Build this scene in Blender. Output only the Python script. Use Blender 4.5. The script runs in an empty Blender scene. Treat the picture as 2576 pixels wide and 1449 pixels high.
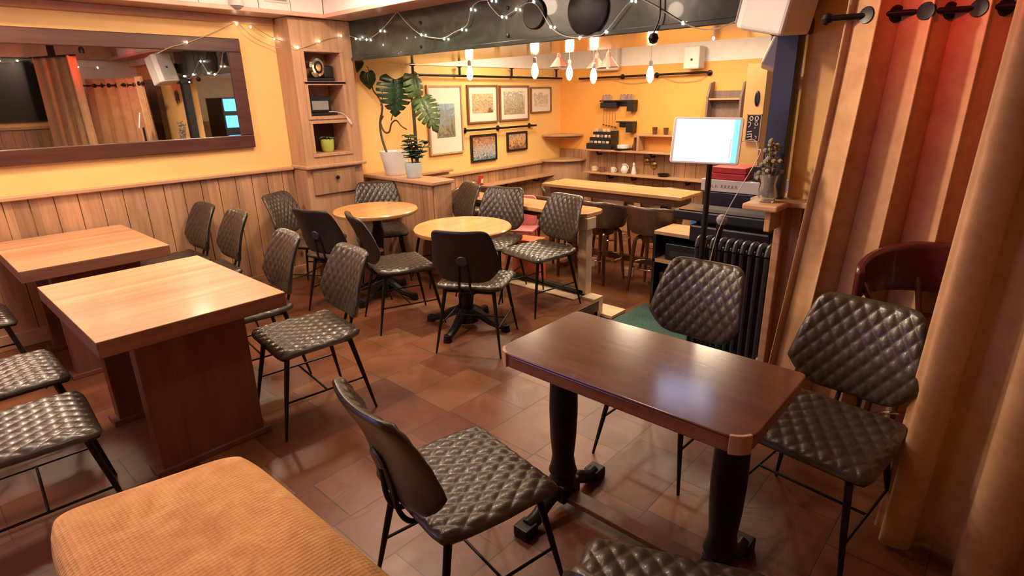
import bpy, bmesh, math, random
from math import sin, cos, pi, sqrt, radians
from mathutils import Vector, Matrix
random.seed(7)
S = bpy.context.scene
COL = S.collection
# ---------------------------------------------------------------- camera
YAW, PITCH, ROLL, F = radians(42.454), radians(18.641), radians(1.247), 1430.7
f = Vector((cos(YAW)*cos(PITCH), sin(YAW)*cos(PITCH), -sin(PITCH)))
r = Vector((sin(YAW), -cos(YAW), 0)); d = f.cross(r)
R2 = r*cos(ROLL)+d*sin(ROLL); D2 = -r*sin(ROLL)+d*cos(ROLL)
cd = bpy.data.cameras.new('camera'); cam = bpy.data.objects.new('camera', cd); COL.objects.link(cam)
m = Matrix.Identity(4)
for i in range(3):
    m[i][0] = R2[i]; m[i][1] = -D2[i]; m[i][2] = -f[i]
m[0][3], m[1][3], m[2][3] = 0, 0, 1.62
cam.matrix_world = m
cd.sensor_width = 36; cd.lens = F/2576*36; cd.clip_start = .05
S.camera = cam
# ---------------------------------------------------------------- world, exposure
w = bpy.data.worlds.new('world'); S.world = w; w.use_nodes = True
w.node_tree.nodes['Background'].inputs[0].default_value = (1.0, .82, .62, 1)
w.node_tree.nodes['Background'].inputs[1].default_value = .05
S.view_settings.view_transform = 'Standard'; S.view_settings.look = 'None'
S.view_settings.gamma = 1; S.view_settings.use_curve_mapping = False
S.view_settings.exposure = 0.85
# ---------------------------------------------------------------- lights of the room, with added lamps
def lamp(kind, loc, power, col, size=.1, rot=None, spot=None, blend=.5):
    l = bpy.data.lights.new('lamp_light', kind); l.energy = power; l.color = col
    if kind == 'AREA': l.shape = 'DISK'; l.size = size
    else: l.shadow_soft_size = size
    if kind == 'SPOT': l.spot_size = spot; l.spot_blend = blend
    o = bpy.data.objects.new('lamp_light', l); COL.objects.link(o); o.location = loc
    if rot: o.rotation_euler = rot
    return o
WARM = (1.0, .755, .55)
DOWN = [(.95, 2.9), (2.45, 3.75), (.2, 1.4), (1.7, 1.5), (2.45, 2.4), (.5, 4.2)]
for (x, y), p in zip(DOWN, (15, 20, 2.5, 2, 6, 24)): lamp('AREA', (x, y, 2.57), p, WARM, .3)
for x, y in ((1.5, 3.9), (2.3, 2.9), (.2, 3.2)): lamp('POINT', (x, y, 2.46), 5, WARM, .08)  # added without fittings to brighten the white sides of the tray
lamp('AREA', (4.45, 2.1, 2.3), 9, WARM, .3)  # added lamp without a fitting, brightens the yellow pillar
# bluish light from the left; the unseen window is added as its source
wl = lamp('AREA', (-1.52, 2.9, 1.45), 7, (.42, .42, 1.0), 1.1, (0, radians(-90), 0))
for x, y in ((4.6, 3.4), (5.6, 3.2), (5.0, 4.3), (5.5, 2.2)): lamp('AREA', (x, y, 2.3), 15, (1.0, .80, .55), .35)
BULBS = [(4.3, 4.45, 1.855), (4.3, 3.59, 1.84), (4.8, 3.567, 1.828), (4.8, 3.283, 1.79), (4.8, 2.682, 1.78)]
for x, y, z in BULBS: lamp('POINT', (x, y, z), 9, (1.0, .70, .38), .035)
# red lamp over the curtain bay, and further spots
lamp('SPOT', (2.25, .45, 2.24), 11, (1.0, .05, .03), .04, (radians(62), 0, radians(-120)), radians(95), .9)
lamp('SPOT', (1.9, 2.2, 2.5), 115, WARM, .06, (1.0200, 0, -2.6560), radians(50), 1)  # added warm spot without a fitting, brightens the tan curtain
lamp('SPOT', (2.25, .5, 2.24), 9, (1.0, .05, .03), .04, (1.2132, 0, -3.4022), radians(80), .9)
lamp('SPOT', (2.80, 2.98, 2.56), 62, (1.0, .84, .60), .05, (0, 0, 0), radians(62), .6)

# ---------------------------------------------------------------- materials
def new_mat(name):
    mt = bpy.data.materials.new(name); mt.use_nodes = True
    nt = mt.node_tree; return mt, nt, nt.nodes['Principled BSDF']
def N(nt, t, **k):
    n = nt.nodes.new(t)
    for a, b in k.items(): setattr(n, a, b)
    return n
def coords(nt, scale=(1,1,1), rot=(0,0,0), kind='Object'):
    tc = N(nt, 'ShaderNodeTexCoord'); mp = N(nt, 'ShaderNodeMapping')
    mp.inputs['Scale'].default_value = scale; mp.inputs['Rotation'].default_value = rot
    nt.links.new(tc.outputs[kind], mp.inputs[0]); return mp.outputs[0]
def ramp(nt, src, stops):
    cr = N(nt, 'ShaderNodeValToRGB'); e = cr.color_ramp.elements
    e[0].position, e[0].color = stops[0][0], (*stops[0][1], 1)
    e[1].position, e[1].color = stops[-1][0], (*stops[-1][1], 1)
    for p, c in stops[1:-1]:
        q = e.new(p); q.color = (*c, 1)
    nt.links.new(src, cr.inputs[0]); return cr.outputs[0]
def noise(nt, vec, scale, detail=3, rough=.55, dist=0):
    n = N(nt, 'ShaderNodeTexNoise'); n.inputs['Scale'].default_value = scale
    n.inputs['Detail'].default_value = detail; n.inputs['Roughness'].default_value = rough
    n.inputs['Distortion'].default_value = dist
    nt.links.new(vec, n.inputs['Vector']); return n.outputs['Fac']
def bump(nt, bs, src, strength=.2, dist=.01):
    b = N(nt, 'ShaderNodeBump'); b.inputs['Strength'].default_value = strength; b.inputs['Distance'].default_value = dist
    nt.links.new(src, b.inputs['Height']); nt.links.new(b.outputs[0], bs.inputs['Normal'])
def mat(name, c, rough=.5, metal=0, var=.12, scale=8, bmp=0, coat=0, emit=None, es=0, trans=0, sheen=0):
    mt, nt, b = new_mat(name)
    v = coords(nt); n = noise(nt, v, scale)
    c1 = tuple(x*(1-var) for x in c); c2 = tuple(min(1, x*(1+var)) for x in c)
    nt.links.new(ramp(nt, n, [(.3, c1), (.7, c2)]), b.inputs['Base Color'])
    b.inputs['Roughness'].default_value = rough; b.inputs['Metallic'].default_value = metal
    if coat: b.inputs['Coat Weight'].default_value = coat; b.inputs['Coat Roughness'].default_value = .08
    if trans: b.inputs['Transmission Weight'].default_value = trans
    if sheen: b.inputs['Sheen Weight'].default_value = sheen; b.inputs['Sheen Roughness'].default_value = .4
    if bmp: bump(nt, b, noise(nt, v, scale*6), bmp, .004)
    if emit: b.inputs['Emission Color'].default_value = (*emit, 1); b.inputs['Emission Strength'].default_value = es
    return mt
def wood(name, dark, light, axis='x', rough=.45, plank=0, coat=0, gscale=1.0, plank_axis=None, knots=0, pv=.35):
    """grain runs along axis; plank width across plank_axis varies the tone of whole boards"""
    mt, nt, b = new_mat(name)
    sc = {'x': (1.2, 14, 14), 'y': (14, 1.2, 14), 'z': (14, 14, 1.2)}[axis]
    v = coords(nt, tuple(s*gscale for s in sc))
    n = noise(nt, v, 1.6, 5, .62, .6)
    col = ramp(nt, n, [(.28, dark), (.72, light)])
    if plank:
        tc = N(nt, 'ShaderNodeTexCoord'); sp = N(nt, 'ShaderNodeSeparateXYZ'); nt.links.new(tc.outputs['Object'], sp.inputs[0])
        dv = N(nt, 'ShaderNodeMath', operation='DIVIDE'); dv.inputs[1].default_value = plank
        nt.links.new(sp.outputs[plank_axis or 'Y'], dv.inputs[0])
        fl = N(nt, 'ShaderNodeMath', operation='FLOOR'); nt.links.new(dv.outputs[0], fl.inputs[0])
        wn = N(nt, 'ShaderNodeTexWhiteNoise', noise_dimensions='1D'); nt.links.new(fl.outputs[0], wn.inputs['W'])
        mr = N(nt, 'ShaderNodeMapRange'); mr.inputs[3].default_value = 1-pv; mr.inputs[4].default_value = 1+pv*.6
        nt.links.new(wn.outputs['Value'], mr.inputs[0])
        mx = N(nt, 'ShaderNodeVectorMath', operation='SCALE'); nt.links.new(col, mx.inputs[0]); nt.links.new(mr.outputs[0], mx.inputs['Scale'])
        col = mx.outputs[0]
    if knots:
        vo = N(nt, 'ShaderNodeTexVoronoi'); vo.inputs['Scale'].default_value = 3.2
        kv = coords(nt, (1, 1, .55)); nt.links.new(kv, vo.inputs['Vector'])
        kf = ramp(nt, vo.outputs['Distance'], [(.03, (.32, .2, .13)), (.075, (1, 1, 1))])
        mm = N(nt, 'ShaderNodeVectorMath', operation='MULTIPLY'); nt.links.new(col, mm.inputs[0]); nt.links.new(kf, mm.inputs[1]); col = mm.outputs[0]
    nt.links.new(col, b.inputs['Base Color']); b.inputs['Roughness'].default_value = rough
    if coat: b.inputs['Coat Weight'].default_value = coat; b.inputs['Coat Roughness'].default_value = .12
    bump(nt, b, n, .08, .003)
    return mt
M = {}
M['yellow'] = mat('yellow_paint', (.86, .53, .19), .55, var=.06, scale=2, bmp=.12)
M['yellow_deep'] = mat('deep_yellow_paint', (.88, .40, .09), .5, var=.05, scale=2, bmp=.1)
M['white'] = mat('white_paint', (.84, .78, .73), .6, var=.04, bmp=.05)
M['peach'] = mat('pinkish_varnished_trim', (.50, .27, .16), .4, var=.1)
M['pine'] = wood('limed_pine_boards', (.34, .175, .085), (.52, .30, .165), 'z', .5, .141, 0, 1, 'X', 1, .3)
M['pine_y'] = wood('limed_pine_boards_cross', (.34, .175, .085), (.52, .30, .165), 'z', .5, .125, 0, 1, 'Y', 1, .3)
M['pine_trim'] = wood('limed_pine_trim', (.42, .22, .11), (.60, .35, .19), 'x', .4)
M['pine_trim_y'] = wood('limed_pine_trim_cross', (.42, .22, .11), (.60, .35, .19), 'y', .4)
M['cab'] = wood('cabinet_pine', (.40, .215, .115), (.56, .33, .19), 'z', .45)
M['soffit'] = wood('varnished_soffit_pine', (.40, .20, .07), (.55, .30, .12), 'y', .12, .18, .6, 1, 'X')
M['butcher'] = wood('beech_block', (.44, .20, .09), (.64, .345, .18), 'x', .32, .048, .15, .7, 'Y', 0, .16)
M['butcher_y'] = wood('beech_block_cross', (.48, .225, .09), (.70, .37, .17), 'y', .3, .06, .2, .7, 'X', 0, .12)
M['edge'] = wood('reddish_shaded_table_edge', (.18, .066, .038), (.27, .11, .06), 'x', .4)  # reddish edge band; shade of the table side is also put into its colour
M['table_leg'] = wood('reddish_leg_wood', (.14, .045, .026), (.21, .08, .045), 'z', .45)
M['oak'] = wood('honey_oak', (.48, .22, .07), (.66, .34, .12), 'x', .22, 0, .3, .8)
M['mahogany'] = wood('mahogany', (.085, .022, .011), (.165, .050, .024), 'y', .22, 0, .35, .6)
M['mahog_edge'] = wood('worn_table_edge', (.16, .05, .03), (.30, .12, .07), 'y', .28, 0, .3)
M['worn'] = mat('bare_worn_wood', (.50, .29, .18), .5)
M['iron'] = mat('black_iron', (.018, .016, .015), .38, .6, bmp=.05)
M['blackmetal'] = mat('matt_black_steel', (.016, .014, .014), .42, .5)
M['disc'] = mat('slate_plastic', (.030, .032, .042), .45)
M['steel'] = mat('chrome_steel', (.75, .72, .68), .12, 1, var=.03)
M['black'] = mat('black_plastic', (.012, .012, .013), .35)
M['leather'] = mat('dark_brown_leather', (.046, .031, .021), .36, var=.25, scale=30, bmp=.12, coat=.15)
M['leather_back'] = mat('plain_black_leather', (.020, .016, .015), .38, var=.25, scale=30, bmp=.1)
M['tub'] = mat('brown_tub_leather', (.085, .045, .028), .32, var=.2, scale=20, bmp=.1, coat=.2)
M['tub_red'] = mat('oxblood_tub_leather', (.085, .014, .012), .3, var=.2, scale=20, bmp=.1, coat=.3)
M['walnut'] = wood('walnut_bentwood', (.07, .028, .012), (.15, .065, .03), 'z', .25, 0, .4)
M['darkframe'] = wood('mirror_frame_wood', (.055, .016, .010), (.10, .032, .020), 'x', .38)
M['cream'] = mat('cream_painted_wood', (.72, .52, .33), .45)
M['sill'] = mat('black_sill_paint', (.02, .018, .016), .3)
M['riser'] = wood('dark_brown_riser', (.09, .035, .02), (.15, .065, .035), 'x', .4)
M['carpet'] = mat('green_carpet', (.045, .10, .08), .95, var=.25, scale=60, bmp=.4)
M['potwhite'] = mat('white_ceramic', (.72, .70, .68), .3, var=.03)
M['potblue'] = mat('pale_blue_ceramic', (.50, .60, .62), .3, var=.05)
M['potgreen'] = mat('lime_ceramic', (.42, .46, .08), .3, var=.1)
M['soil'] = mat('potting_soil', (.03, .02, .012), .9)
M['leaf'] = mat('monstera_leaf', (.020, .062, .022), .28, var=.35, scale=14, coat=.2)
M['leaf2'] = mat('pale_leaf', (.10, .17, .06), .35, var=.4, scale=14)
M['stem'] = mat('woody_stem', (.10, .055, .025), .7, var=.4)
M['mosspole'] = mat('coir_pole', (.07, .035, .015), .95, bmp=.4)
M['oakframe'] = wood('light_picture_frame', (.45, .27, .14), (.6, .38, .2), 'z', .4)
M['brownframe'] = wood('brown_picture_frame', (.17, .075, .035), (.26, .12, .06), 'z', .35)
M['mount'] = mat('picture_mount', (.76, .66, .55), .7, var=.02)
M['copper'] = mat('copper_shade', (.26, .095, .065), .45, .2, var=.06)
M['brass'] = mat('aged_brass', (.32, .22, .09), .3, .9)
M['red'] = mat('red_card', (.55, .035, .03), .45)
M['pink'] = mat('pink_plastic', (.75, .25, .24), .35)
M['orange'] = mat('orange_card', (.80, .17, .05), .5)
M['whiteplastic'] = mat('white_plastic', (.68, .62, .58), .38, var=.03)
M['greyplastic'] = mat('grey_plastic', (.28, .28, .28), .45)
M['radiator'] = mat('dark_radiator_paint', (.030, .028, .034), .35)
M['column'] = mat('blue_black_paint', (.012, .014, .026), .35)
M['bluebin'] = mat('blue_plastic', (.03, .22, .6), .4)
M['glassclear'] = mat('clear_glass', (.9, .9, .9), .05, trans=.9)
M['tvblack'] = mat('screen_black', (.004, .006, .005), .22)
M['dried'] = mat('dried_flowers', (.26, .22, .16), .9, var=.4, scale=50)
M['bulbglow'] = mat('glowing_bulb', (1, .85, .6), .3, emit=(1, .80, .48), es=14)
M['fairyglow'] = mat('fairy_light_glow', (1, .95, .8), .3, emit=(1, .92, .74), es=22)
M['downglow'] = mat('downlight_glow', (1, .9, .75), .3, emit=(1, .85, .65), es=6)
M['wire'] = mat('clear_wire', (.42, .32, .2), .4)
M['wirew'] = mat('pale_wire', (.55, .52, .45), .4)
M['greenglow'] = mat('green_sign_glow', (.1, .8, .5), .4, emit=(.05, 1, .45), es=2.5)
M['bluescreen'] = mat('blue_lit_panel', (.1, .35, .9), .4, var=.3, scale=6, emit=(.08, .42, 1), es=1.6)
M['whiteglow'] = mat('glowing_white_carton', (.8, .85, 1), .4, emit=(.75, .8, 1), es=.5)  # cartons are no lamps; glow put into the material so they look lit

def floor_mat():
    mt, nt, b = new_mat('terracotta_slate_tiles')
    v = coords(nt, (1, 1, 1), (0, 0, 0))
    br = N(nt, 'ShaderNodeTexBrick'); br.offset = .5; br.squash = .62; br.squash_frequency = 2
    br.inputs['Scale'].default_value = 1; br.inputs['Brick Width'].default_value = .44; br.inputs['Row Height'].default_value = .30
    br.inputs['Mortar Size'].default_value = .0028; br.inputs['Mortar Smooth'].default_value = .3; br.inputs['Bias'].default_value = -.1
    br.inputs['Color1'].default_value = (.0, .0, .0, 1); br.inputs['Color2'].default_value = (1, 1, 1, 1); br.inputs['Mortar'].default_value = (.5, .5, .5, 1)
    nt.links.new(v, br.inputs['Vector'])
    n = noise(nt, v, 5, 5, .6, 1.2); n2 = noise(nt, v, 1.3, 2)
    a = N(nt, 'ShaderNodeMix', data_type='FLOAT'); a.inputs[0].default_value = .45
    rgb = N(nt, 'ShaderNodeRGBToBW'); nt.links.new(br.outputs['Color'], rgb.inputs[0])
    nt.links.new(rgb.outputs[0], a.inputs[2]); nt.links.new(n, a.inputs[3])
    a2 = N(nt, 'ShaderNodeMix', data_type='FLOAT'); a2.inputs[0].default_value = .3
    nt.links.new(a.outputs[0], a2.inputs[2]); nt.links.new(n2, a2.inputs[3])
    col = ramp(nt, a2.outputs[0], [(.18, (.070, .020, .010)), (.42, (.150, .045, .018)), (.6, (.195, .072, .030)), (.85, (.19, .112, .066))])
    mx = N(nt, 'ShaderNodeMix', data_type='RGBA'); nt.links.new(br.outputs['Fac'], mx.inputs[0])
    nt.links.new(col, mx.inputs[6]); mx.inputs[7].default_value = (.065, .034, .020, 1)
    nt.links.new(mx.outputs[2], b.inputs['Base Color'])
    rr = N(nt, 'ShaderNodeMapRange'); rr.inputs[3].default_value = .26; rr.inputs[4].default_value = .52
    nt.links.new(n, rr.inputs[0]); nt.links.new(rr.outputs[0], b.inputs['Roughness'])
    sb = N(nt, 'ShaderNodeMath', operation='SUBTRACT'); nt.links.new(n, sb.inputs[0]); nt.links.new(br.outputs['Fac'], sb.inputs[1])
    bump(nt, b, sb.outputs[0], .35, .006)
    return mt
M['floor'] = floor_mat()
def velvet(name, c1, c2, dots=False):
    mt, nt, b = new_mat(name); v = coords(nt)
    n = noise(nt, v, 9, 5, .6, 1.0)
    nt.links.new(ramp(nt, n, [(.3, c1), (.7, c2)]), b.inputs['Base Color'])
    b.inputs['Roughness'].default_value = .85; b.inputs['Sheen Weight'].default_value = .35; b.inputs['Sheen Roughness'].default_value = .5
    b.inputs['Sheen Tint'].default_value = (1, .8, .5, 1)
    if dots:
        vo = N(nt, 'ShaderNodeTexVoronoi'); vo.inputs['Scale'].default_value = 74; vo.inputs['Randomness'].default_value = .12
        nt.links.new(v, vo.inputs['Vector']); bump(nt, b, vo.outputs['Distance'], .8, .006)
    else: bump(nt, b, noise(nt, v, 180), .2, .002)
    return mt
M['curtain'] = velvet('tan_velvet_curtain', (.42, .215, .095), (.54, .31, .155))
M['bench'] = velvet('orange_dimpled_velour', (.46, .185, .045), (.66, .33, .11), True)
def mirror_mat():
    mt, nt, b = new_mat('silvered_glass'); b.inputs['Metallic'].default_value = 1; b.inputs['Roughness'].default_value = .015
    n = noise(nt, coords(nt), 3); nt.links.new(ramp(nt, n, [(0, (.84, .84, .82)), (1, (.88, .88, .86))]), b.inputs['Base Color']); return mt
M['mirror'] = mirror_mat()
def beam_mat():
    mt, nt, b = new_mat('green_black_gloss_beam'); v = coords(nt, (1, 1, 1))
    n = noise(nt, v, 1.9, 6, .62, 1.6)
    nt.links.new(ramp(nt, n, [(.35, (.018, .026, .020)), (.55, (.036, .048, .038)), (.75, (.11, .11, .09))]), b.inputs['Base Color'])
    b.inputs['Roughness'].default_value = .22; b.inputs['Coat Weight'].default_value = .3
    bump(nt, b, noise(nt, v, 3, 3), .15, .02); return mt
M['beam'] = beam_mat()
def art(name, stops, scale=6, dist=2.5, seed=0, stretch=(1, 1, 1)):
    mt, nt, b = new_mat(name); tc = N(nt, 'ShaderNodeTexCoord'); mp = N(nt, 'ShaderNodeMapping')
    mp.inputs['Location'].default_value = (seed, seed*.7, seed*1.3); mp.inputs['Scale'].default_value = stretch
    nt.links.new(tc.outputs['Object'], mp.inputs[0])
    n = noise(nt, mp.outputs[0], scale, 7, .65, dist)
    g = N(nt, 'ShaderNodeSeparateXYZ'); nt.links.new(tc.outputs['Generated'], g.inputs[0])
    mr = N(nt, 'ShaderNodeMapRange'); mr.inputs[1].default_value = .33; mr.inputs[2].default_value = .67; nt.links.new(n, mr.inputs[0])
    a = N(nt, 'ShaderNodeMix', data_type='FLOAT'); a.inputs[0].default_value = .55
    nt.links.new(g.outputs['Z'], a.inputs[2]); nt.links.new(mr.outputs[0], a.inputs[3])
    nt.links.new(ramp(nt, a.outputs[0], stops), b.inputs['Base Color']); b.inputs['Roughness'].default_value = .35
    return mt
# ---------------------------------------------------------------- mesh helpers
class MB:
    def __init__(s): s.v = []; s.f = []
    def add(s, vs, fs, mx=None):
        o = len(s.v)
        for p in vs:
            p = Vector(p); s.v.append(tuple(mx @ p) if mx else tuple(p))
        s.f += [tuple(o+i for i in q) for q in fs]; return s
    def box(s, x0, x1, y0, y1, z0, z1, mx=None):
        return s.add([(x0,y0,z0),(x1,y0,z0),(x1,y1,z0),(x0,y1,z0),(x0,y0,z1),(x1,y0,z1),(x1,y1,z1),(x0,y1,z1)],
            [(0,3,2,1),(4,5,6,7),(0,1,5,4),(1,2,6,5),(2,3,7,6),(3,0,4,7)], mx)
    def tube(s, pts, rad, n=10, mx=None, closed=False):
        pts = [Vector(p) for p in pts]; rs = rad if isinstance(rad, (list, tuple)) else [rad]*len(pts)
        vs, fs = [], []; up = Vector((0,0,1)); k = len(pts); prev = None
        for i, p in enumerate(pts):
            a = pts[(i-1) % k] if (closed or i) else p; b = pts[(i+1) % k] if (closed or i < k-1) else p
            t = (b-a).normalized()
            if prev is None:
                u = t.cross(up)
                if u.length < .05: u = t.cross(Vector((1,0,0)))
            else: u = prev - t*prev.dot(t)
            u.normalize(); prev = u; w_ = t.cross(u)
            for j in range(n):
                g = 2*pi*j/n; vs.append(p+(u*cos(g)+w_*sin(g))*rs[i])
        for i in range(k if closed else k-1):
            for j in range(n):
                i2 = (i+1) % k; fs.append((i*n+j, i*n+(j+1) % n, i2*n+(j+1) % n, i2*n+j))
        if not closed: fs.append(tuple(range(n))[::-1]); fs.append(tuple((k-1)*n+j for j in range(n)))
        return s.add(vs, fs, mx)
    def lathe(s, prof, n=28, c=(0,0,0), mx=None):
        vs, fs = [], []
        for rr, z in prof:
            for j in range(n):
                g = 2*pi*j/n; vs.append((c[0]+rr*cos(g), c[1]+rr*sin(g), c[2]+z))
        for i in range(len(prof)-1):
            for j in range(n): fs.append((i*n+j, i*n+(j+1) % n, (i+1)*n+(j+1) % n, (i+1)*n+j))
        fs.append(tuple(range(n))[::-1]); fs.append(tuple((len(prof)-1)*n+j for j in range(n)))
        return s.add(vs, fs, mx)
    def prism(s, outl, z0, z1, mx=None):
        n = len(outl); vs = [(x, y, z0) for x, y in outl]+[(x, y, z1) for x, y in outl]
        return s.add(vs, [tuple(range(n))[::-1], tuple(range(n, 2*n))]+[(i, (i+1) % n, n+(i+1) % n, n+i) for i in range(n)], mx)
    def grid(s, fn, nu, nv, mx=None, flip=False):
        vs = [fn(i/(nu-1), j/(nv-1)) for i in range(nu) for j in range(nv)]
        fs = [(i*nv+j, (i+1)*nv+j, (i+1)*nv+j+1, i*nv+j+1) for i in range(nu-1) for j in range(nv-1)]
        if flip: fs = [q[::-1] for q in fs]
        return s.add(vs, fs, mx)
    def obj(s, name, m_, parent=None, smooth=False, bevel=0, solid=0, fix=False, seg=2):
        me = bpy.data.meshes.new(name); me.from_pydata(s.v, [], s.f); me.update()
        bm = bmesh.new(); bm.from_mesh(me)
        if fix: bmesh.ops.remove_doubles(bm, verts=bm.verts, dist=1e-5)
        bmesh.ops.recalc_face_normals(bm, faces=bm.faces)
        bm.to_mesh(me); bm.free()
        o = bpy.data.objects.new(name, me); COL.objects.link(o); me.materials.append(m_)
        if smooth:
            for p in me.polygons: p.use_smooth = True
            if smooth != 'all':
                try: me.set_sharp_from_angle(angle=radians(38))
                except Exception: pass
        if solid:
            q = o.modifiers.new('solid', 'SOLIDIFY'); q.thickness = solid; q.offset = 0
        if bevel:
            q = o.modifiers.new('bevel', 'BEVEL'); q.width = bevel; q.segments = seg; q.limit_method = 'ANGLE'; q.angle_limit = radians(40)
        if parent: o.parent = parent
        return o
def tag(o, label, cat, group=None, kind=None):
    o['label'] = label; o['category'] = cat
    if group: o['group'] = group
    if kind: o['kind'] = kind
    return o
def thing(name, label, cat, loc=(0,0,0), rz=0, group=None, rot=None):
    o = bpy.data.objects.new(name, None); COL.objects.link(o); o.empty_display_size = .05
    o.location = loc; o.rotation_euler = rot or (0,0,rz); return tag(o, label, cat, group)
def struct(o): o['kind'] = 'structure'; return o
def copy_tree(o, parent=None):
    c = o.copy(); COL.objects.link(c)
    if parent: c.parent = parent
    for ch in list(o.children): copy_tree(ch, c)
    return c
def T(x, y, z, rz=0, rx=0, ry=0):
    return Matrix.Translation((x, y, z)) @ Matrix.Rotation(rz, 4, 'Z') @ Matrix.Rotation(ry, 4, 'Y') @ Matrix.Rotation(rx, 4, 'X')
def roundrect(w_, h_, rad, n=6):
    out = []
    for cx, cy, a in ((w_-rad, h_-rad, 0), (-w_+rad, h_-rad, 90), (-w_+rad, -h_+rad, 180), (w_-rad, -h_+rad, 270)):
        for k in range(n+1):
            g = radians(a+90*k/n); out.append((cx+rad*cos(g), cy+rad*sin(g)))
    return out
def spline(pts, n=6):
    pts = [Vector(p) for p in pts]; q = [pts[0]]+pts+[pts[-1]]; out = []
    for i in range(1, len(q)-2):
        for k in range(n):
            t = k/n; p0, p1, p2, p3 = q[i-1:i+3]
            out.append(.5*((2*p1)+(p2-p0)*t+(2*p0-5*p1+4*p2-p3)*t*t+(3*p1-p0-3*p2+p3)*t**3))
    return out+[pts[-1]]

# ================================================================ SETTING
WY, BX, LOW = 5.12, 6.68, -.16
def sbox(name, m_, *b, bevel=0): return struct(MB().box(*b).obj(name, m_, bevel=bevel))
fl = MB()
fl.box(-1.6, 2.70, -1.1, WY, -.3, 0).box(2.70, 3.75, 2.47, WY, -.3, 0).box(2.70, 3.28, -1.1, .98, -.3, 0)
struct(fl.obj('floor', M['floor']))
sbox('floor', M['floor'], 2.70, 7.6, -1.1, WY, -.35, LOW)
sbox('wall_left', M['yellow'], -1.6, BX, WY, WY+.12, -.35, 2.75)
wb = MB().box(BX, BX+.12, 2.33, WY, -.35, 1.95); struct(wb.obj('wall_back', M['yellow_deep']))
sbox('wall_back_upper', M['white'], BX, BX+.12, 2.33, WY, 1.95, 2.75)
sbox('trim_1', M['white'], 3.95, BX, 5.105, WY, 1.955, 2.4)
sbox('wall_far', M['yellow'], 7.6, 7.72, -1.1, WY, -.35, 2.75)
sbox('wall_right', M['yellow'], 3.30, 3.42, -1.1, .97, -.35, 2.75)
sbox('wall_rear', M['yellow'], -1.6, 2.1, -1.22, -1.1, -.35, 2.75)
sbox('wall_rear', M['white'], 2.1, 7.6, -1.22, -1.1, -.35, 2.75)
sbox('wall_near', M['yellow'], -1.72, -1.6, -1.22, WY+.12, -.35, 2.75)
# yellow pillar of the back room
sbox('wall_pillar', M['yellow'], 5.0, 5.14, 1.745, 1.905, LOW, 1.83)
wf = MB()
for a, b_ in ((2.2, 2.26), (2.87, 2.93), (3.54, 3.60)): wf.box(-1.6, -1.56, a, b_, .95, 1.95)
for a, b_ in ((.89, .95), (1.95, 2.01)): wf.box(-1.6, -1.56, 2.2, 3.6, a, b_)
struct(wf.obj('window_1', M['whiteplastic'], bevel=.004))
struct(MB().box(-1.598, -1.585, 2.26, 3.54, .95, 1.95).obj('window_1_glass', mat('dusk_glass', (.1, .12, .3), .1, emit=(.35, .38, 1), es=.8)))  # glowing pane of the unseen window, added for the bluish light
# ceilings: tray in the front room, low ring round it, lower ceiling behind the beam
sbox('ceiling', M['white'], -1.6, 3.25, -1.1, WY, 2.62, 2.75)
sbox('ceiling', M['white'], 4.10, 7.6, -1.1, WY, 2.36, 2.75)
rg = MB().box(-1.6, 3.25, 4.80, WY, 2.29, 2.62).box(2.93, 3.25, -1.1, 4.80, 2.29, 2.62).box(-1.6, 2.93, -1.1, -.85, 2.29, 2.62)
struct(rg.obj('ceiling_ring', M['peach']))
fa = MB(); xs = [-1.6, -.9, -.2, .5, 1.2, 1.9, 2.35, 2.62, 2.915]
for a, b_ in zip(xs[:-1], xs[1:]): fa.box(a+.003, b_-.003, 4.785, 4.80, 2.315, 2.62)
ys = [4.785, 4.3, 3.7, 3.0, 2.3, 1.6, .9, .2, -.5]
for a, b_ in zip(ys[:-1], ys[1:]): fa.box(2.915, 2.93, b_+.003, a-.003, 2.315, 2.62)
struct(fa.obj('trim_2', M['white'], bevel=.002))
lip = MB().box(-1.6, 2.93, 4.77, 4.80, 2.285, 2.317).box(2.90, 2.93, -1.1, 4.77, 2.285, 2.317)
struct(lip.obj('trim_3', mat('peach_lip_paint', (.78, .42, .30), .4), bevel=.004))
sbox('trim_4', M['peach'], -1.6, 2.6, 5.07, WY, 2.235, 2.29, bevel=.008)
# wall dado boards
def boards(x0, x1, y, z0, z1, t=.02, step=.141, axis='x', m_=None):
    mb = MB(); a = x0
    while a < x1-.01:
        b_ = min(a+step, x1)
        if axis == 'x': mb.box(a+.0025, b_-.0025, y-t, y, z0, z1)
        else: mb.box(y-t, y, a+.0025, b_-.0025, z0, z1)
        a = b_
    return mb
struct(boards(-1.6, 2.60, WY, 0, 1.02).obj('wall_left_panelling', M['pine'], bevel=.003))
sbox('trim_5', M['pine_trim'], -1.6, 2.60, 5.065, WY, 1.018, 1.048, bevel=.006)
sbox('baseboard_left', M['pine_trim'], -1.6, 2.6, 5.08, WY-.02, 0, .11, bevel=.004)
struct(boards(3.20, BX, WY, LOW, .735).obj('wall_left_panelling', M['pine'], bevel=.003))
sbox('trim_6', M['pine_trim'], 3.9, BX, 5.06, WY, .735, .768, bevel=.006)
sbox('trim_7', M['pine_trim'], 3.6, 4.55, 5.05, WY, .80, .83, bevel=.006)
struct(boards(2.33, WY-.02, BX, LOW, .90, axis='y').obj('wall_back_panelling', M['pine_y'], bevel=.003))
struct(boards(-1.1, .97, 3.30, 0, 1.03, axis='y').obj('wall_right_panelling', M['pine_y'], bevel=.003))
sbox('trim_8', M['pine_trim_y'], 3.19, 3.44, -1.1, 1.13, 1.03, 1.065, bevel=.01)
sbox('trim_9', M['pine_trim_y'], 3.21, 3.42, .95, .99, LOW, 1.03, bevel=.006)
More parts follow.
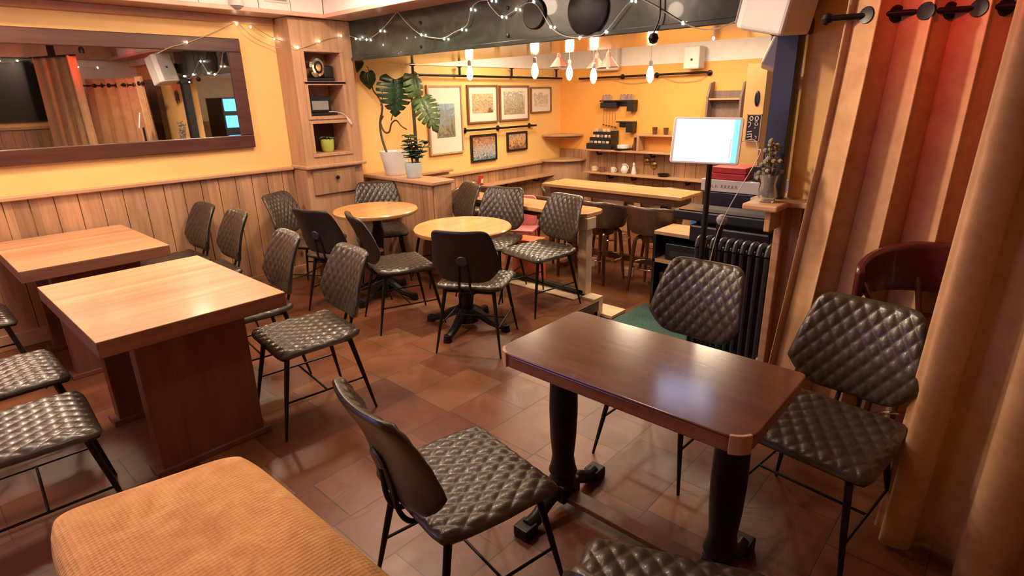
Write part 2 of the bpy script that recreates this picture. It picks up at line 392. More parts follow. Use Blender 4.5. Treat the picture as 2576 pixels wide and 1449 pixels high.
struct(boards(-1.6, 7.6, -1.1+.02, 0, 1.3).obj('wall_rear_panelling', M['pine'], bevel=.003))
sbox('trim_10', M['pine_trim'], -1.6, 2.4, -1.08, -1.02, 1.3, 1.335)
sbox('trim_23', M['pine_trim_y'], 3.0, 3.19, .92, 1.10, 1.03, 1.065, bevel=.01)
sbox('trim_24', M['pine_trim_y'], 3.04, 3.22, .96, .99, .92, 1.03, bevel=.004)
# door in the rear wall, brown edge seen in the mirror
sbox('door_1', M['walnut'], 3.22, 3.29, -.95, -.1, 0, 1.98)
# soffit beam
bm_ = MB().box(3.20, 4.10, .96, 4.97, 1.972, 2.75); struct(bm_.obj('trim_11', M['beam']))
sbox('trim_12', M['beam'], 3.185, 3.20, .96, 4.97, 1.955, 1.985, bevel=.004)
sbox('trim_13', M['soffit'], 3.20, 4.10, .96, 4.97, 1.955, 1.972)
sbox('trim_14', M['beam'], 3.25, 4.10, 4.97, WY, 1.972, 2.75)
sbox('trim_15', M['white'], 3.20, 7.6, -1.1, .96, 2.2, 2.75)
# step sides and sill under the counter
sbox('trim_16', M['riser'], 2.70, 3.74, 2.45, 2.47, -.085, .004, bevel=.003)
sbox('trim_17', M['riser'], 2.68, 2.70, .98, 2.47, -.1, .003)
sbox('trim_18', M['cream'], 3.62, 3.75, 2.62, 4.1, 0, .012, bevel=.003)
sbox('trim_19', M['sill'], 3.75, 3.80, 2.62, 4.1, LOW, .055, bevel=.004)
sbox('trim_20', M['cream'], 3.70, 3.83, 2.47, 2.60, LOW, .02, bevel=.004)
tag(MB().box(3.80, 4.02, 2.36, 2.60, LOW+.002, LOW+.03).obj('step_pad', M['cream'], bevel=.004), 'cream wooden pad at the foot of the white counter post', 'step')
st = MB().box(2.702, 3.62, 1.02, 2.445, LOW, -.082); struct(st.obj('floor_step', M['carpet'], bevel=.01))
mt_ = MB().prism([(2.9, 1.3), (3.62, 1.3), (3.772, 1.808), (4.066, 2.279), (3.83, 2.35), (3.62, 2.36), (2.9, 2.4)], LOW+.001, LOW+.012, None)
tag(MB().prism([(3.63, 1.55), (4.0, 1.85), (4.3, 2.33), (3.63, 2.34)], LOW+.001, LOW+.014).obj('door_mat', M['carpet']), 'dark green carpet mat at the bottom of the step', 'mat')
# dark blue column by the speaker
col_ = MB().box(3.20, 3.30, .98, 1.09, 1.066, 1.95)
struct(col_.obj('wall_column', M['column'], bevel=.006))
struct(MB().box(3.17, 3.33, .95, 1.12, 1.88, 1.955).obj('trim_21', M['column'], bevel=.01))

# ================================================================ CABINET in the corner
cb = thing('alcove_cabinet', 'tall pale pine corner cabinet with three open niches above a drawer', 'cabinet', (2.90, 4.98, 0))
X0, X1, YF, YB = -.29, .30, -.13, .135
nich = [(1.16, 1.42), (1.485, 1.755), (1.775, 2.02)]
nx0, nx1 = -.185, .165
c = MB(); c.box(X0, nx0, YF, YB, 1.04, 2.285); c.box(nx1, X1, YF, YB, 1.04, 2.285)
zz = [1.04]+[q for p in nich for q in p]+[2.285]
for a, b_ in zip(zz[0::2], zz[1::2]): c.box(nx0, nx1, YF, YB, a, b_)
c.box(nx0, nx1, YB-.02, YB, 1.04, 2.285)
c.obj('carcass', M['cab'], cb, bevel=.003)
fr = MB()
for a, b_ in nich:
    fr.box(nx0-.03, nx1+.03, YF-.012, YF, a-.028, a); fr.box(nx0-.03, nx1+.03, YF-.012, YF, b_, b_+.022)
    fr.box(nx0-.03, nx0, YF-.012, YF, a, b_); fr.box(nx1, nx1+.03, YF-.012, YF, a, b_)
fr.obj('niche_moulding', M['cab'], cb, bevel=.003)
li = MB(); li.box(nx0+.002, nx1-.002, YB-.024, YB-.021, nich[0][0]+.002, nich[0][1]-.002)
li.obj('niche_back', mat('plum_niche_paint', (.07, .022, .02), .6), cb)
MB().box(X0-.02, X1+.02, YF-.035, YB, 1.03, 1.06).obj('ledge', M['cab'], cb, bevel=.008)
MB().box(X0, X1, YF+.02, YB, 0, 1.03).obj('base', M['cab'], cb, bevel=.003)
dr = MB().box(-.24, .2, YF-.005, YF+.02, .79, 1.01).obj('drawer', M['pine'], cb, bevel=.004)
MB().lathe([(.006, 0), (.008, .012), (.018, .018), (.02, .026), (.012, .032)], 16, mx=T(-.01, YF-.005, .935, 0, pi/2)).obj('knob', M['iron'], dr, smooth=True)
# devices and the pot in the niches
def device(z, lab, h, w_, dome):
    t = thing('hifi_unit' if not dome else 'desk_fan', lab, 'appliance', (2.885, 4.97, z))
    MB().box(-w_/2, w_/2, -.06, .08, .002, h*.16).obj('base', M['black'], t, bevel=.01)
    if dome:
        MB().lathe([(.0, .0), (.075, .0), (.09, .012), (.075, .03), (.03, .035)], 28, mx=T(-.02, -.035, h*.55, .3, pi/2)).obj('grille', M['steel'], t, smooth=True)
        MB().lathe([(.06, 0), (.078, .012), (.05, .03)], 24, mx=T(-.02, -.04, h*.55, .3, pi/2)).obj('housing', M['black'], t, smooth=True)
        MB().box(.05, w_/2, -.05, .06, h*.16, h*.62).obj('motor_box', M['black'], t, bevel=.012)
    else:
        MB().box(-w_/2, w_/2*.6, -.05, .07, h*.16, h).obj('body', M['black'], t, bevel=.012)
        MB().box(-w_/2+.03, w_/2*.6-.03, -.053, -.05, h*.3, h*.75).obj('display', M['greyplastic'], t, bevel=.004)
device(1.777, 'black round-grilled fan in the top niche of the corner cabinet', .22, .30, True)
device(1.487, 'black boxy receiver in the middle niche of the corner cabinet', .17, .28, False)
t = thing('white_cable', 'loose white cable and plug hanging out of the middle niche', 'cable', (0, 0, 0))
t2 = MB().tube(spline([(2.90, 4.86, 1.52), (2.97, 4.835, 1.515), (3.03, 4.83, 1.495), (3.06, 4.83, 1.465)]), .0035, 8).obj('cord', M['whiteplastic'], t, smooth=True)
MB().tube([(3.06, 4.83, 1.465), (3.075, 4.83, 1.445), (3.085, 4.83, 1.43), (3.10, 4.83, 1.405)], [.006, .012, .014, .011], 10).obj('plug', M['whiteplastic'], t, smooth=True)

def leafy(mb, x, y, z, n, ln, wd, up=.6, seed=1):
    rnd = random.Random(seed)
    for k in range(n):
        a = 2*pi*k/n+rnd.uniform(-.3, .3); L = ln*rnd.uniform(.7, 1.15); e = up*rnd.uniform(.6, 1.3)
        dx, dy = cos(a), sin(a)
        def fn(u, v, L=L, e=e, dx=dx, dy=dy):
            s_ = u*L; h_ = wd*sin(pi*min(1, u*.93+.07))**.8*(v-.5)
            return (x+dx*s_*cos(e*(1-u*.5))-dy*h_, y+dy*s_*cos(e*(1-u*.5))+dx*h_, z+s_*sin(e*(1-u*.8))+.004-abs(v-.5)*wd*.2)
        mb.grid(fn, 7, 3)
t = thing('potted_succulent', 'small leafy plant in a lime green pot in the bottom cabinet niche', 'plant', (2.90, 4.95, 1.162))
MB().lathe([(.045, 0), (.058, .03), (.062, .1), (.055, .115), (.045, .112)]).obj('pot', M['potgreen'], t, smooth=True)
mb = MB(); leafy(mb, 0, 0, .1, 9, .1, .03, 1.0, 3); mb.obj('foliage', M['leaf2'], t, smooth=True, solid=.002)

# ================================================================ MIRROR
t = thing('wall_mirror', 'long horizontal mirror in a dark brown wooden frame on the yellow wall', 'mirror', (1.0, WY, 1.245))
fw = .105; xa, xb_, za, zb = -1.5, 1.285, 0, .87
fm = MB()
def framebars(mb, x0, x1, z0, z1, w_, y0, y1):
    mb.box(x0, x1, y0, y1, z0, z0+w_); mb.box(x0, x1, y0, y1, z1-w_, z1)
    mb.box(x0, x0+w_, y0, y1, z0+w_, z1-w_); mb.box(x1-w_, x1, y0, y1, z0+w_, z1-w_)
framebars(fm, xa, xb_, za, zb, fw, -.04, -.002)
fm.obj('frame', M['darkframe'], t, bevel=.006)
MB().box(xa+fw-.01, xb_-fw+.01, -.022, -.012, za+fw-.01, zb-fw+.01).obj('mirror_glass', M['mirror'], t)

# ================================================================ TABLES
def block_table(x0, x1, y0, y1, z, label):
    t = thing('pub_table', label, 'table', ((x0+x1)/2, (y0+y1)/2, 0)); hx, hy = (x1-x0)/2, (y1-y0)/2
    MB().box(-hx, hx, -hy, hy, z-.006, z).obj('tabletop', M['butcher'], t, bevel=.002)
    MB().box(-hx, hx, -hy, hy, z-.07, z-.006).obj('table_edge', M['edge'], t, bevel=.003)
    for s in (-1, 1):
        MB().box(-hx*.62, hx*.62, s*hy*.62-.045, s*hy*.62+.045, .012, z-.07).obj('leg', M['table_leg'], t, bevel=.004)
        MB().box(-hx*.7, hx*.7, s*hy*.62-.06, s*hy*.62+.06, 0, .03).obj('foot', M['table_leg'], t, bevel=.004)
block_table(.40, 1.163, 2.527, 3.60, .76, 'thick beech block table in the left foreground, nearer of the two')
block_table(.39, 1.150, 4.03, 5.06, .76, 'thick beech block table against the boarded wall under the mirror')

def round_table(x, y, label):
    t = thing('round_table', label, 'table', (x, y, 0))
    MB().lathe([(.30, .722), (.338, .726), (.345, .740), (.345, .752), (.338, .760), (.30, .760)], 64).obj('tabletop', M['oak'], t, smooth=True)
    MB().lathe([(.11, .70), (.12, .722), (.10, .723)], 24).obj('mounting_plate', M['iron'], t, smooth=True)
    MB().lathe([(.09, .05), (.07, .10), (.045, .14), (.05, .18), (.058, .24), (.04, .30), (.034, .38), (.042, .50), (.052, .56), (.036, .62), (.04, .66), (.10, .71)], 24).obj('column', M['iron'], t, smooth=True)
    for k in range(4):
        a = radians(20+90*k); mb = MB()
        prof = [(.05, .13, .045), (.12, .10, .042), (.2, .055, .036), (.27, .035, .032), (.31, .03, .036)]
        pts = [(p[0]*cos(a), p[0]*sin(a), p[1]) for p in prof]
        mb.tube(pts, [p[2]*.8 for p in prof], 8); mb.tube([(.31*cos(a), .31*sin(a), 0), (.31*cos(a), .31*sin(a), .05)], [.034, .026], 10)
        mb.obj('foot', M['iron'], t, smooth=True)
round_table(2.70, 3.98, 'round honey oak pedestal table beside the corner cabinet')
round_table(2.68, 2.91, 'round oak pedestal table lit bright in the middle of the room')

# mahogany table on two turned posts
t = thing('pedestal_table', 'dark mahogany rectangular table with clipped corners and two iron posts', 'table', (1.58, .855, 0))
def round_outline(hx, hy, near, far):
    out = []
    for cx, cy, a, rd in ((hx-far, hy-far, 0, far), (-hx+near, hy-near, 90, near), (-hx+near, -hy+near, 180, near), (hx-far, -hy+far, 270, far)):
        for k in range(9):
            g = radians(a+90*k/8); out.append((cx+rd*cos(g), cy+rd*sin(g)))
    return out
MB().prism(round_outline(.250, .452, .07, .028), .752, .762).obj('tabletop', M['mahogany'], t, bevel=.003)
MB().prism(round_outline(.244, .446, .068, .026), .705, .752).obj('table_edge', M['mahog_edge'], t, bevel=.005)
for sy in (1, -1):
    wr = MB(); cx, cy = -.250+.07, sy*(.452-.07); a0, a1 = (radians(112), radians(165))
    arc = [(cx+.0712*cos(a0+(a1-a0)*k/10), cy+sy*.0712*sin(a0+(a1-a0)*k/10)) for k in range(11)]
    arc += [(cx+.060*cos(a1-(a1-a0)*k/10), cy+sy*.060*sin(a1-(a1-a0)*k/10)) for k in range(11)]
    wr.prism(arc, .7045, .7628); wr.obj('worn_corner', M['worn'], t, bevel=.002)
for s in (-1, 1):
    p = MB().lathe([(.050, .10), (.056, .13), (.048, .15), (.058, .17), (.05, .20), (.044, .24), (.052, .33), (.056, .45), (.054, .56), (.046, .64), (.055, .66), (.055, .70)], 28, (0, s*.33, 0)).obj('post', M['iron'], t, smooth=True)
    b_ = MB(); b_.box(-.055, .055, s*.33-.05, s*.33+.05, .05, .13)
    b_.tube(spline([(-.23, s*.33, .035), (-.17, s*.33, .04), (-.10, s*.33, .075), (0, s*.33, .09), (.10, s*.33, .075), (.17, s*.33, .04), (.23, s*.33, .035)]), .03, 8)
    b_.box(-.27, -.2, s*.33-.035, s*.33+.035, 0, .05); b_.box(.2, .27, s*.33-.035, s*.33+.035, 0, .05)
    b_.obj('foot', M['iron'], t, bevel=.006)
MB().box(-.035, .035, -.29, .29, .05, .075).obj('stretcher', M['riser'], t, bevel=.004)

# counter table on a white post, against the half wall
t = thing('counter_table', 'long beech counter on a cream post between the two floor levels', 'counter', (3.87, 3.36, 0))
MB().prism([(-.16, .76), (-.16, -.72), (-.12, -.765), (.06, -.775), (.14, -.74), (.17, -.66), (.17, .76)], .675, .71).obj('worktop', M['butcher_y'], t, bevel=.006)
MB().box(-.10, .12, -.65, .75, .625, .675).obj('apron', M['riser'], t, bevel=.004)
pst = MB().box(-.12, -.035, -.765, -.685, .022, .67).obj('post', M['cream'], t, bevel=.004)
MB().box(-.14, -.015, -.785, -.665, .58, .674).obj('bracket', M['cream'], pst, bevel=.004)
# half wall with planter top
struct(boards(4.06, WY-.02, 3.40, 0, .86, axis='y').obj('wall_half', M['pine_y'], bevel=.003))
sbox('wall_half_core', M['cab'], 3.40, 3.60, 4.04, WY-.02, LOW, .86)
sbox('trim_22', M['pine_trim_y'], 3.35, 3.63, 4.02, WY-.02, .86, .895, bevel=.008)
# long high table of the lower room
t = thing('high_table', 'long oak high table in the lower back room with tub stools round it', 'table', (5.0, 3.10, LOW))
MB().box(-.2, .22, -.80, .82, .85, .885).obj('tabletop', M['butcher_y'], t, bevel=.006)
MB().box(-.16, .18, -.72, .74, .78, .85).obj('apron', M['riser'], t, bevel=.004)
for s in (-1, 1):
    MB().box(-.04, .04, s*.55-.04, s*.55+.04, .03, .78).obj('leg', M['riser'], t, bevel=.004)
    MB().box(-.2, .2, s*.55-.04, s*.55+.04, 0, .04).obj('foot', M['riser'], t, bevel=.004)
MB().box(-.025, .025, -.55, .55, .14, .2).obj('foot_rail', M['riser'], t, bevel=.004)

# ================================================================ QUILTED CHAIR
def sq(u, v, lam=.22, pw=9):
    return u*sqrt(1-lam*abs(v)**pw), v*sqrt(1-lam*abs(u)**pw)
def esp(t_): s_ = 2*t_-1; return .55*s_+.45*sin(pi/2*s_)
def quilt(a, b_, h): return h*(abs(sin(pi*(a+b_)))**.55*abs(sin(pi*(a-b_)))**.55)
def make_chair():
    root = thing('quilted_chair', '', 'chair')
    HX, ZC = .222, .448
    def outl(u, v):
        x, y = sq(u, v, .13, 13); hw = .238-.018*max(0, -x)+.0*x
        return x*HX, y*hw
    def prof(u, v): return max(0, 1-max(abs(u), abs(v))**9)**.5
    def top(a, b_):
        u, v = esp(a), esp(b_); x, y = outl(u, v); p = prof(u, v)
        edge = min(1, (1-max(abs(u), abs(v)))*9)
        return (x, y, ZC+p*.026+quilt(x/.088, y/.058, .0075)*edge-.012*max(0, x/HX)**3-.006*(1-u*u)*(1-v*v)+.012*max(0, -u)**4)
    def bot(a, b_):
        u, v = esp(a), esp(b_); x, y = outl(u, v); p = prof(u, v)
        return (x, y, ZC-p*.022-.012*max(0, x/HX)**3+.012*max(0, -u)**4)
    n = 84
    MB().grid(top, n, n).obj('seat', M['leather'], root, smooth='all')
    seat = root.children[0] if root.children else None
    MB().grid(bot, 24, 24).obj('seat_underside', M['leather_back'], root, smooth='all')
    # backrest, local frame: s across, h up the leaning pad
    base = Vector((-.222, 0, .505)); lean = radians(13)
    upv = Vector((-sin(lean), 0, cos(lean))); nrm = Vector((cos(lean), 0, sin(lean)))
    HH = .375
    def bw(h_):
        t_ = h_/HH
        return .160+(.230-.160)*(t_/.25)**.9 if t_ < .25 else .230-(.230-.182)*((t_-.25)/.75)
    def bp(a, b_, side):
        u, v = esp(a), esp(b_); x, y = sq(u, v, .17, 10)
        h_ = (x+1)/2*HH; s_ = y*bw(h_); p = prof(u, v)
        curve = .9*s_*s_-.10*(h_/HH-.35)**2
        edge = min(1, (1-max(abs(u), abs(v)))*9)
        off = (.016*p+quilt(h_/.078, s_/.052, .0068)*edge) if side > 0 else -.020*p
        return base+upv*h_+Vector((0, s_, 0))+nrm*(curve+off)
    MB().grid(lambda a, b_: bp(a, b_, 1), n, 76).obj('backrest', M['leather'], root, smooth='all')
    back = [o for o in COL.objects if o.parent == root and o.name.startswith('backrest')][0]
    MB().grid(lambda a, b_: bp(a, b_, -1), 28, 28).obj('back_shell', M['leather_back'], root, smooth='all')
    c_ = base+upv*.16-nrm*.021
    MB().lathe([(.002, -.004), (.034, -.004), (.037, .006), (.031, .012), (.002, .014)], 24, mx=Matrix.Translation(c_) @ Matrix.Rotation(-pi/2-lean, 4, 'Y')).obj('pull_disc', M['disc'], root, smooth=True)
    for s in (-1, 1):
        pts = spline([c_+Vector((.006, s*.025, -.02)), base+upv*.08-nrm*.022+Vector((0, s*.032, 0)), (-.25, s*.036, .48), (-.215, s*.04, .425), (-.15, s*.045, .415)])
        MB().tube(pts, .0085, 8).obj('back_strut', M['blackmetal'], root, smooth=True)
    for sx in (-1, 1):
        for sy in (-1, 1):
            MB().tube([(sx*.165, sy*.165, .425), (sx*.205, sy*.19, .23), (sx*.25, sy*.222, 0)], [.0135, .0115, .0065], 10).obj('leg', M['blackmetal'], root, smooth=True)
    fr_ = MB()
    for s in (-1, 1):
        fr_.tube([(-.17, s*.165, .418), (.17, s*.165, .418)], .009, 6); fr_.tube([(s*.165, -.17, .418), (s*.165, .17, .418)], .009, 6)
    fr_.obj('seat_frame', M['blackmetal'], root, smooth=True)
    for s in (-1, 1): MB().tube(spline([(-.215, s*.197, .19), (-.1, s*.197, .19), (.1, s*.197, .19), (.215, s*.197, .19)], 3), .0055, 8).obj('stretcher', M['blackmetal'], root, smooth=True)
    MB().tube([(0, -.197, .19), (0, .197, .19)], .0055, 8).obj('stretcher', M['blackmetal'], root, smooth=True)
    return root
CH = [
 (1.03, 1.17, -10, 'foreground brown quilted chair seen from behind its back, tucked to the mahogany table', 'chairs at the mahogany table'),
 (1.32, 2.70, 173, 'brown quilted chair with its seat half under the nearer beech block table', 'chairs at the beech block tables'),
 (1.29, 3.35, 173, 'quilted chair behind the nearer block table, close to its far corner', 'chairs at the beech block tables'),
 (1.41, 4.33, 176, 'chair at the table under the mirror, right one of its two dark backs', 'chairs at the beech block tables'),
 (1.38, 4.84, 180, 'chair at the table under the mirror, left one nearest the boarded wall', 'chairs at the beech block tables'),
 (2.44, 4.60, -60, 'quilted chair facing out with its back against the boards by the cabinet', 'chairs round the cabinet table'),
 (2.38, 3.99, 14, 'plain black chair back turned to us before the cabinet-side round table', 'chairs round the cabinet table'),
 (3.06, 4.45, -122, 'quilted chair behind the cabinet-side round table, before the half wall', 'chairs round the cabinet table'),
 (2.46, 3.38, -20, 'chair turned sideways between the two round tables, back leaning left', 'chairs round the middle table'),
 (2.54, 2.65, 29, 'black chair with its plain back to us in the middle of the room', 'chairs round the middle table'),
 (3.38, 3.33, -163, 'quilted chair facing us by the counter, middle one of three in that row', 'chairs along the counter'),
 (3.38, 2.79, 172, 'quilted chair facing us beside the cream counter post', 'chairs along the counter'),
 (3.37, 3.93, 162, 'dark chair back beside the end of the half wall with plants', 'chairs along the counter'),
 (2.20, 1.06, 178, 'quilted chair facing us behind the mahogany table, in front of the radiator', 'chairs at the mahogany table'),
 (2.07, .39, 173, 'quilted chair facing left in front of the curtains at right', 'chairs at the mahogany table'),
 (.98, .42, 24, 'quilted chair seat cut by the bottom edge below the mahogany table', 'chairs at the mahogany table'),
 (.13, 2.66, -4, 'quilted seat at the left edge nearest to us beside the block table', 'chairs at the left edge'),
 (.15, 3.30, 0, 'quilted seat at the left edge, farther one along the block table', 'chairs at the left edge'),
 (.12, 4.40, 0, 'dark chair half cut by the left edge at the table under the mirror', 'chairs at the left edge'),
]
proto = make_chair()
for i, (x, y, a, lab, g) in enumerate(CH):
    o = proto if i == 0 else copy_tree(proto)
    o.location = (x, y, 0); o.rotation_euler = (0, 0, radians(a)); o['label'] = lab; o['group'] = g

# ================================================================ TUB STOOLS
def make_stool(leath, legs_m, seat_h=.60, gap=0, wide=1):
    root = thing('tub_stool', '', 'stool')
    R = .215; zs = seat_h
    def seat(a, b_):
        g = 2*pi*a; rr = R*min(1, b_*1.02)
        e = b_**6
        return (rr*cos(g), rr*sin(g), zs+.03*(1-e)-.0+(-.03*e))
    MB().lathe([(.02, zs-.045), (.15, zs-.045), (.19, zs-.03), (.205, zs), (.195, zs+.025), (.12, zs+.032), (.02, zs+.03)], 40).obj('seat', leath, root, smooth='all')
    def wall(a, b_, o_):
        g = pi+(a-.5)*2*radians(118); k = abs(a-.5)*2
        ht = .245*(1-.55*max(0, k-.35)**1.3); z = zs-.035+gap+(ht-gap*.35)*b_
        rr = R*wide*((.86+.20*b_**.6) if not gap else 1.05)+o_
        return (rr*cos(g)*1.0, rr*sin(g)*1.08, z)
    nb = 40; vs = []
    def shell(a, b_):
        # wraps outer face, rolled rim and inner face
        if b_ < .45: q = b_/.45; return wall(a, q, .016)
        if b_ > .55: q = (1-b_)/.45; return wall(a, q, -.016)
        h_ = (b_-.45)/.1*pi; p = Vector(wall(a, 1, .016*cos(h_))); p.z += .014*sin(h_); return tuple(p)
    mb = MB().grid(shell, nb, 30)
    for e in (0, nb-1):
        mb.f.append(tuple(e*30+j for j in range(30)))
    mb.obj('backrest', leath, root, smooth='all')
    if gap:
        for g in (-100, -40, 40, 100):
            a = pi+radians(g); ca, sa = cos(a), sin(a)
            MB().tube([(R*.9*ca, R*.9*sa, zs-.02), (R*wide*1.04*ca, R*wide*1.12*sa, zs+gap+.03)], .012, 8).obj('back_post', legs_m, root, smooth=True)
    MB().lathe([(.02, zs-.12), (.11, zs-.12), (.12, zs-.10), (.12, zs-.06), (.09, zs-.045), (.02, zs-.045)], 28).obj('hub', legs_m, root, smooth=True)
    for k in range(4):
        a = radians(45+90*k); ca, sa = cos(a), sin(a); w_ = .020
        pr = [(.05, zs-.085), (.13, zs-.082), (.165, zs-.105), (.178, zs-.15), (.20, zs-.35), (.225, 0)]
        pts = spline([(q[0]*ca, q[0]*sa, q[1]) for q in pr], 5)
        MB().tube(pts, [.019]*(len(pts)-6)+[.018, .017, .016, .015, .014, .013], 8).obj('leg', legs_m, root, smooth=True)
    ring = [(.192*cos(2*pi*k/40), .192*sin(2*pi*k/40), .24) for k in range(40)]
    MB().tube(ring, .008, 8, closed=True).obj('foot_ring', M['steel'], root, smooth=True)
    return root
sp = make_stool(M['tub'], M['walnut'])
ST = [(4.70, 2.50, 0, 'brown tub stool with its back to us at the right end of the high table'),
      (4.68, 3.05, -6, 'brown tub stool with its back to us behind the cream counter post'),
      (4.66, 3.62, 0, 'brown tub stool on the near side of the high table behind the quilted chairs'),
      (5.42, 2.78, 180, 'tub stool across the high table, right one of its far row'),
      (5.44, 3.42, 180, 'tub stool across the high table, middle one of its far row'),
      (5.36, 4.05, 215, 'tub stool at the far left corner of the high table'),]
for i, (x, y, a, lab) in enumerate(ST):
    o = sp if i == 0 else copy_tree(sp)
    o.location = (x, y, LOW); o.rotation_euler = (0, 0, radians(a)); o['label'] = lab; o['group'] = 'tub stools round the high table'
rs = make_stool(M['tub_red'], M['walnut'], .70, .13, 1.22)
rs.location = (2.62, .15, 0); rs.rotation_euler = (0, 0, radians(165)); rs['label'] = 'tall oxblood leather tub stool standing between the curtains'
k = copy_tree(sp); k.location = (4.35, 4.55, LOW); k.rotation_euler = (0, 0, radians(-150)); k['label'] = 'dark tub chair back rising behind the pale blue plant pot'; k['group'] = 'tub stools round the high table'

# ================================================================ VELOUR BENCH
t = thing('velour_bench', 'bench seat padded in orange dimpled velour in the bottom left foreground', 'bench', (.405, 1.29, 0), 0)
def pad(zc, hx, hy, th, up):
    def fn(a, b_):
        u, v = esp(a), esp(b_); x, y = sq(u, v, .20, 11); p = max(0, 1-max(abs(u), abs(v))**10)**.5
        A, B_, C_, D_ = (-.39, -.55), (.25, -.55), (.235, .64), (-.335, .765)
        p0, p1 = (x+1)/2, (y+1)/2
        X_ = (A[0]*(1-p0)+B_[0]*p0)*(1-p1)+(D_[0]*(1-p0)+C_[0]*p0)*p1; Y_ = (A[1]*(1-p0)+B_[1]*p0)*(1-p1)+(D_[1]*(1-p0)+C_[1]*p0)*p1
        return (X_, Y_, zc+(th if up else -th*.9)*p+(.012*(1-u*u)*(1-v*v) if up else 0))
    return fn
MB().grid(pad(.40, .245, .66, .055, True), 70, 120).obj('cushion', M['bench'], t, smooth='all')
MB().grid(pad(.40, .245, .66, .05, False), 24, 30).obj('cushion_underside', M['bench'], t, smooth='all')
MB().box(-.20, .20, -.60, .60, .29, .365).obj('seat_rail', M['riser'], t, bevel=.006)
for sx in (-1, 1):
    for sy in (-1, 1): MB().box(sx*.17-.025, sx*.17+.025, sy*.56-.025, sy*.56+.025, 0, .29).obj('leg', M['riser'], t, bevel=.004)

# ================================================================ CURTAINS
def curtain(path, zt, zb, amp, folds, label, seed, flare=.25, rod=None, gathers=1.0, rod_z=None, shift=0):
    pts = spline(path, 24); L = [0]
    for a, b_ in zip(pts[:-1], pts[1:]): L.append(L[-1]+(b_-a).length)
    tot = L[-1]; rnd = random.Random(seed); ph = [rnd.uniform(-.5, .5) for _ in range(4)]
    def at(s_):
        s_ = max(0, min(tot-1e-6, s_))
        for i in range(len(L)-1):
            if L[i+1] >= s_: q = (s_-L[i])/(L[i+1]-L[i]+1e-9); p = pts[i].lerp(pts[i+1], q); tn = (pts[i+1]-pts[i]).normalized(); return p, tn
        return pts[-1], (pts[-1]-pts[-2]).normalized()
    def fn(a, b_):
        p, tn = at(a*tot); nn = Vector((-tn.y, tn.x, 0)); z = zb+(zt-zb)*b_
        w_ = a*folds+ .10*sin(a*9+ph[0])+.05*(1-b_)*sin(a*17+ph[1]*5)
        s_ = sin(2*pi*w_+shift); s2 = s_
        am = amp*(1+.35*(1-b_)*sin(a*7+ph[2]*4)+.25*(1-b_)+.05*sin(6*b_+a*20))
        q = p+nn*am*s2+tn*(.018*sin(4*pi*w_+.6))
        q += (p-path_c)*(flare*(1-b_)**1.3)
        return (q.x, q.y, z+ .004*sin(2*pi*w_))
    path_c = sum((Vector(p) for p in path), Vector())/len(path)
    t = thing('curtain', label, 'curtain', (0, 0, 0))
    MB().grid(fn, 240, 40).obj('fabric', M['curtain'], t, smooth='all', solid=.006)
    if rod_z:
        for k in range(int(folds*2)):
            a = (k/2-shift/(2*pi))/folds
            if 0 <= a <= 1:
                v = (rod_z-zb)/(zt-zb); p = Vector(fn(a, v)); _, tn = at(a*tot)
                e = .004; p2 = Vector(fn(min(1, a+e), v)); dr_ = (p2-p).normalized()
                ax = Vector((-dr_.y, dr_.x, 0)).to_track_quat('Z', 'Y').to_matrix().to_4x4()
                MB().lathe([(.018, -.007), (.03, -.009), (.034, 0), (.03, .009), (.018, .007)], 20, mx=Matrix.Translation(p) @ ax).obj('grommet', M['iron'], t, smooth=True)
    return t
c1p = [(2.79, .69, 0), (2.83, .50, 0), (2.91, .30, 0), (2.94, .05, 0), (2.80, -.22, 0), (2.58, -.38, 0), (2.40, -.46, 0)]
curtain(c1p, 1.99, .02, .040, 8.2, 'tan velvet curtain gathered on the rod beside the dark column', 3, .24, rod_z=1.895, shift=.4)
t = thing('curtain_rod', 'black rod with a ball end carrying the tan curtain', 'rod', (0, 0, 0))
MB().tube([(2.78, .74, 1.895), (2.83, .50, 1.895), (2.91, .30, 1.895), (2.94, .05, 1.895), (2.80, -.22, 1.895), (2.58, -.38, 1.895), (2.40, -.46, 1.895), (2.30, -1.1, 1.895)], .012, 10).obj('pole', M['iron'], t, smooth=True)
MB().lathe([(.004, -.024), (.018, -.016), (.024, 0), (.018, .016), (.004, .024)], 20, (2.803, .76, 1.895)).obj('finial', M['iron'], t, smooth=True)
c2p = [(2.20, .13, 0), (2.19, -.06, 0), (2.14, -.25, 0), (2.04, -.42, 0), (1.9, -.6, 0)]
curtain(c2p, 2.27, .015, .05, 4.2, 'nearer tan velvet curtain falling along the right edge to the floor', 9, .16, shift=2.2)
t = thing('curtain_rail', 'dark ceiling rail over the nearer curtain', 'rod', (0, 0, 0))
MB().box(-.02, .02, -.45, .45, 2.262, 2.284, T(2.05, -.24, 0, radians(-22))).obj('rail', M['iron'], t)
MB().box(-.02, .02, -.05, .05, 2.284, 2.62, T(2.05, -.24, 0, radians(-22))).obj('hanger', M['iron'], t)

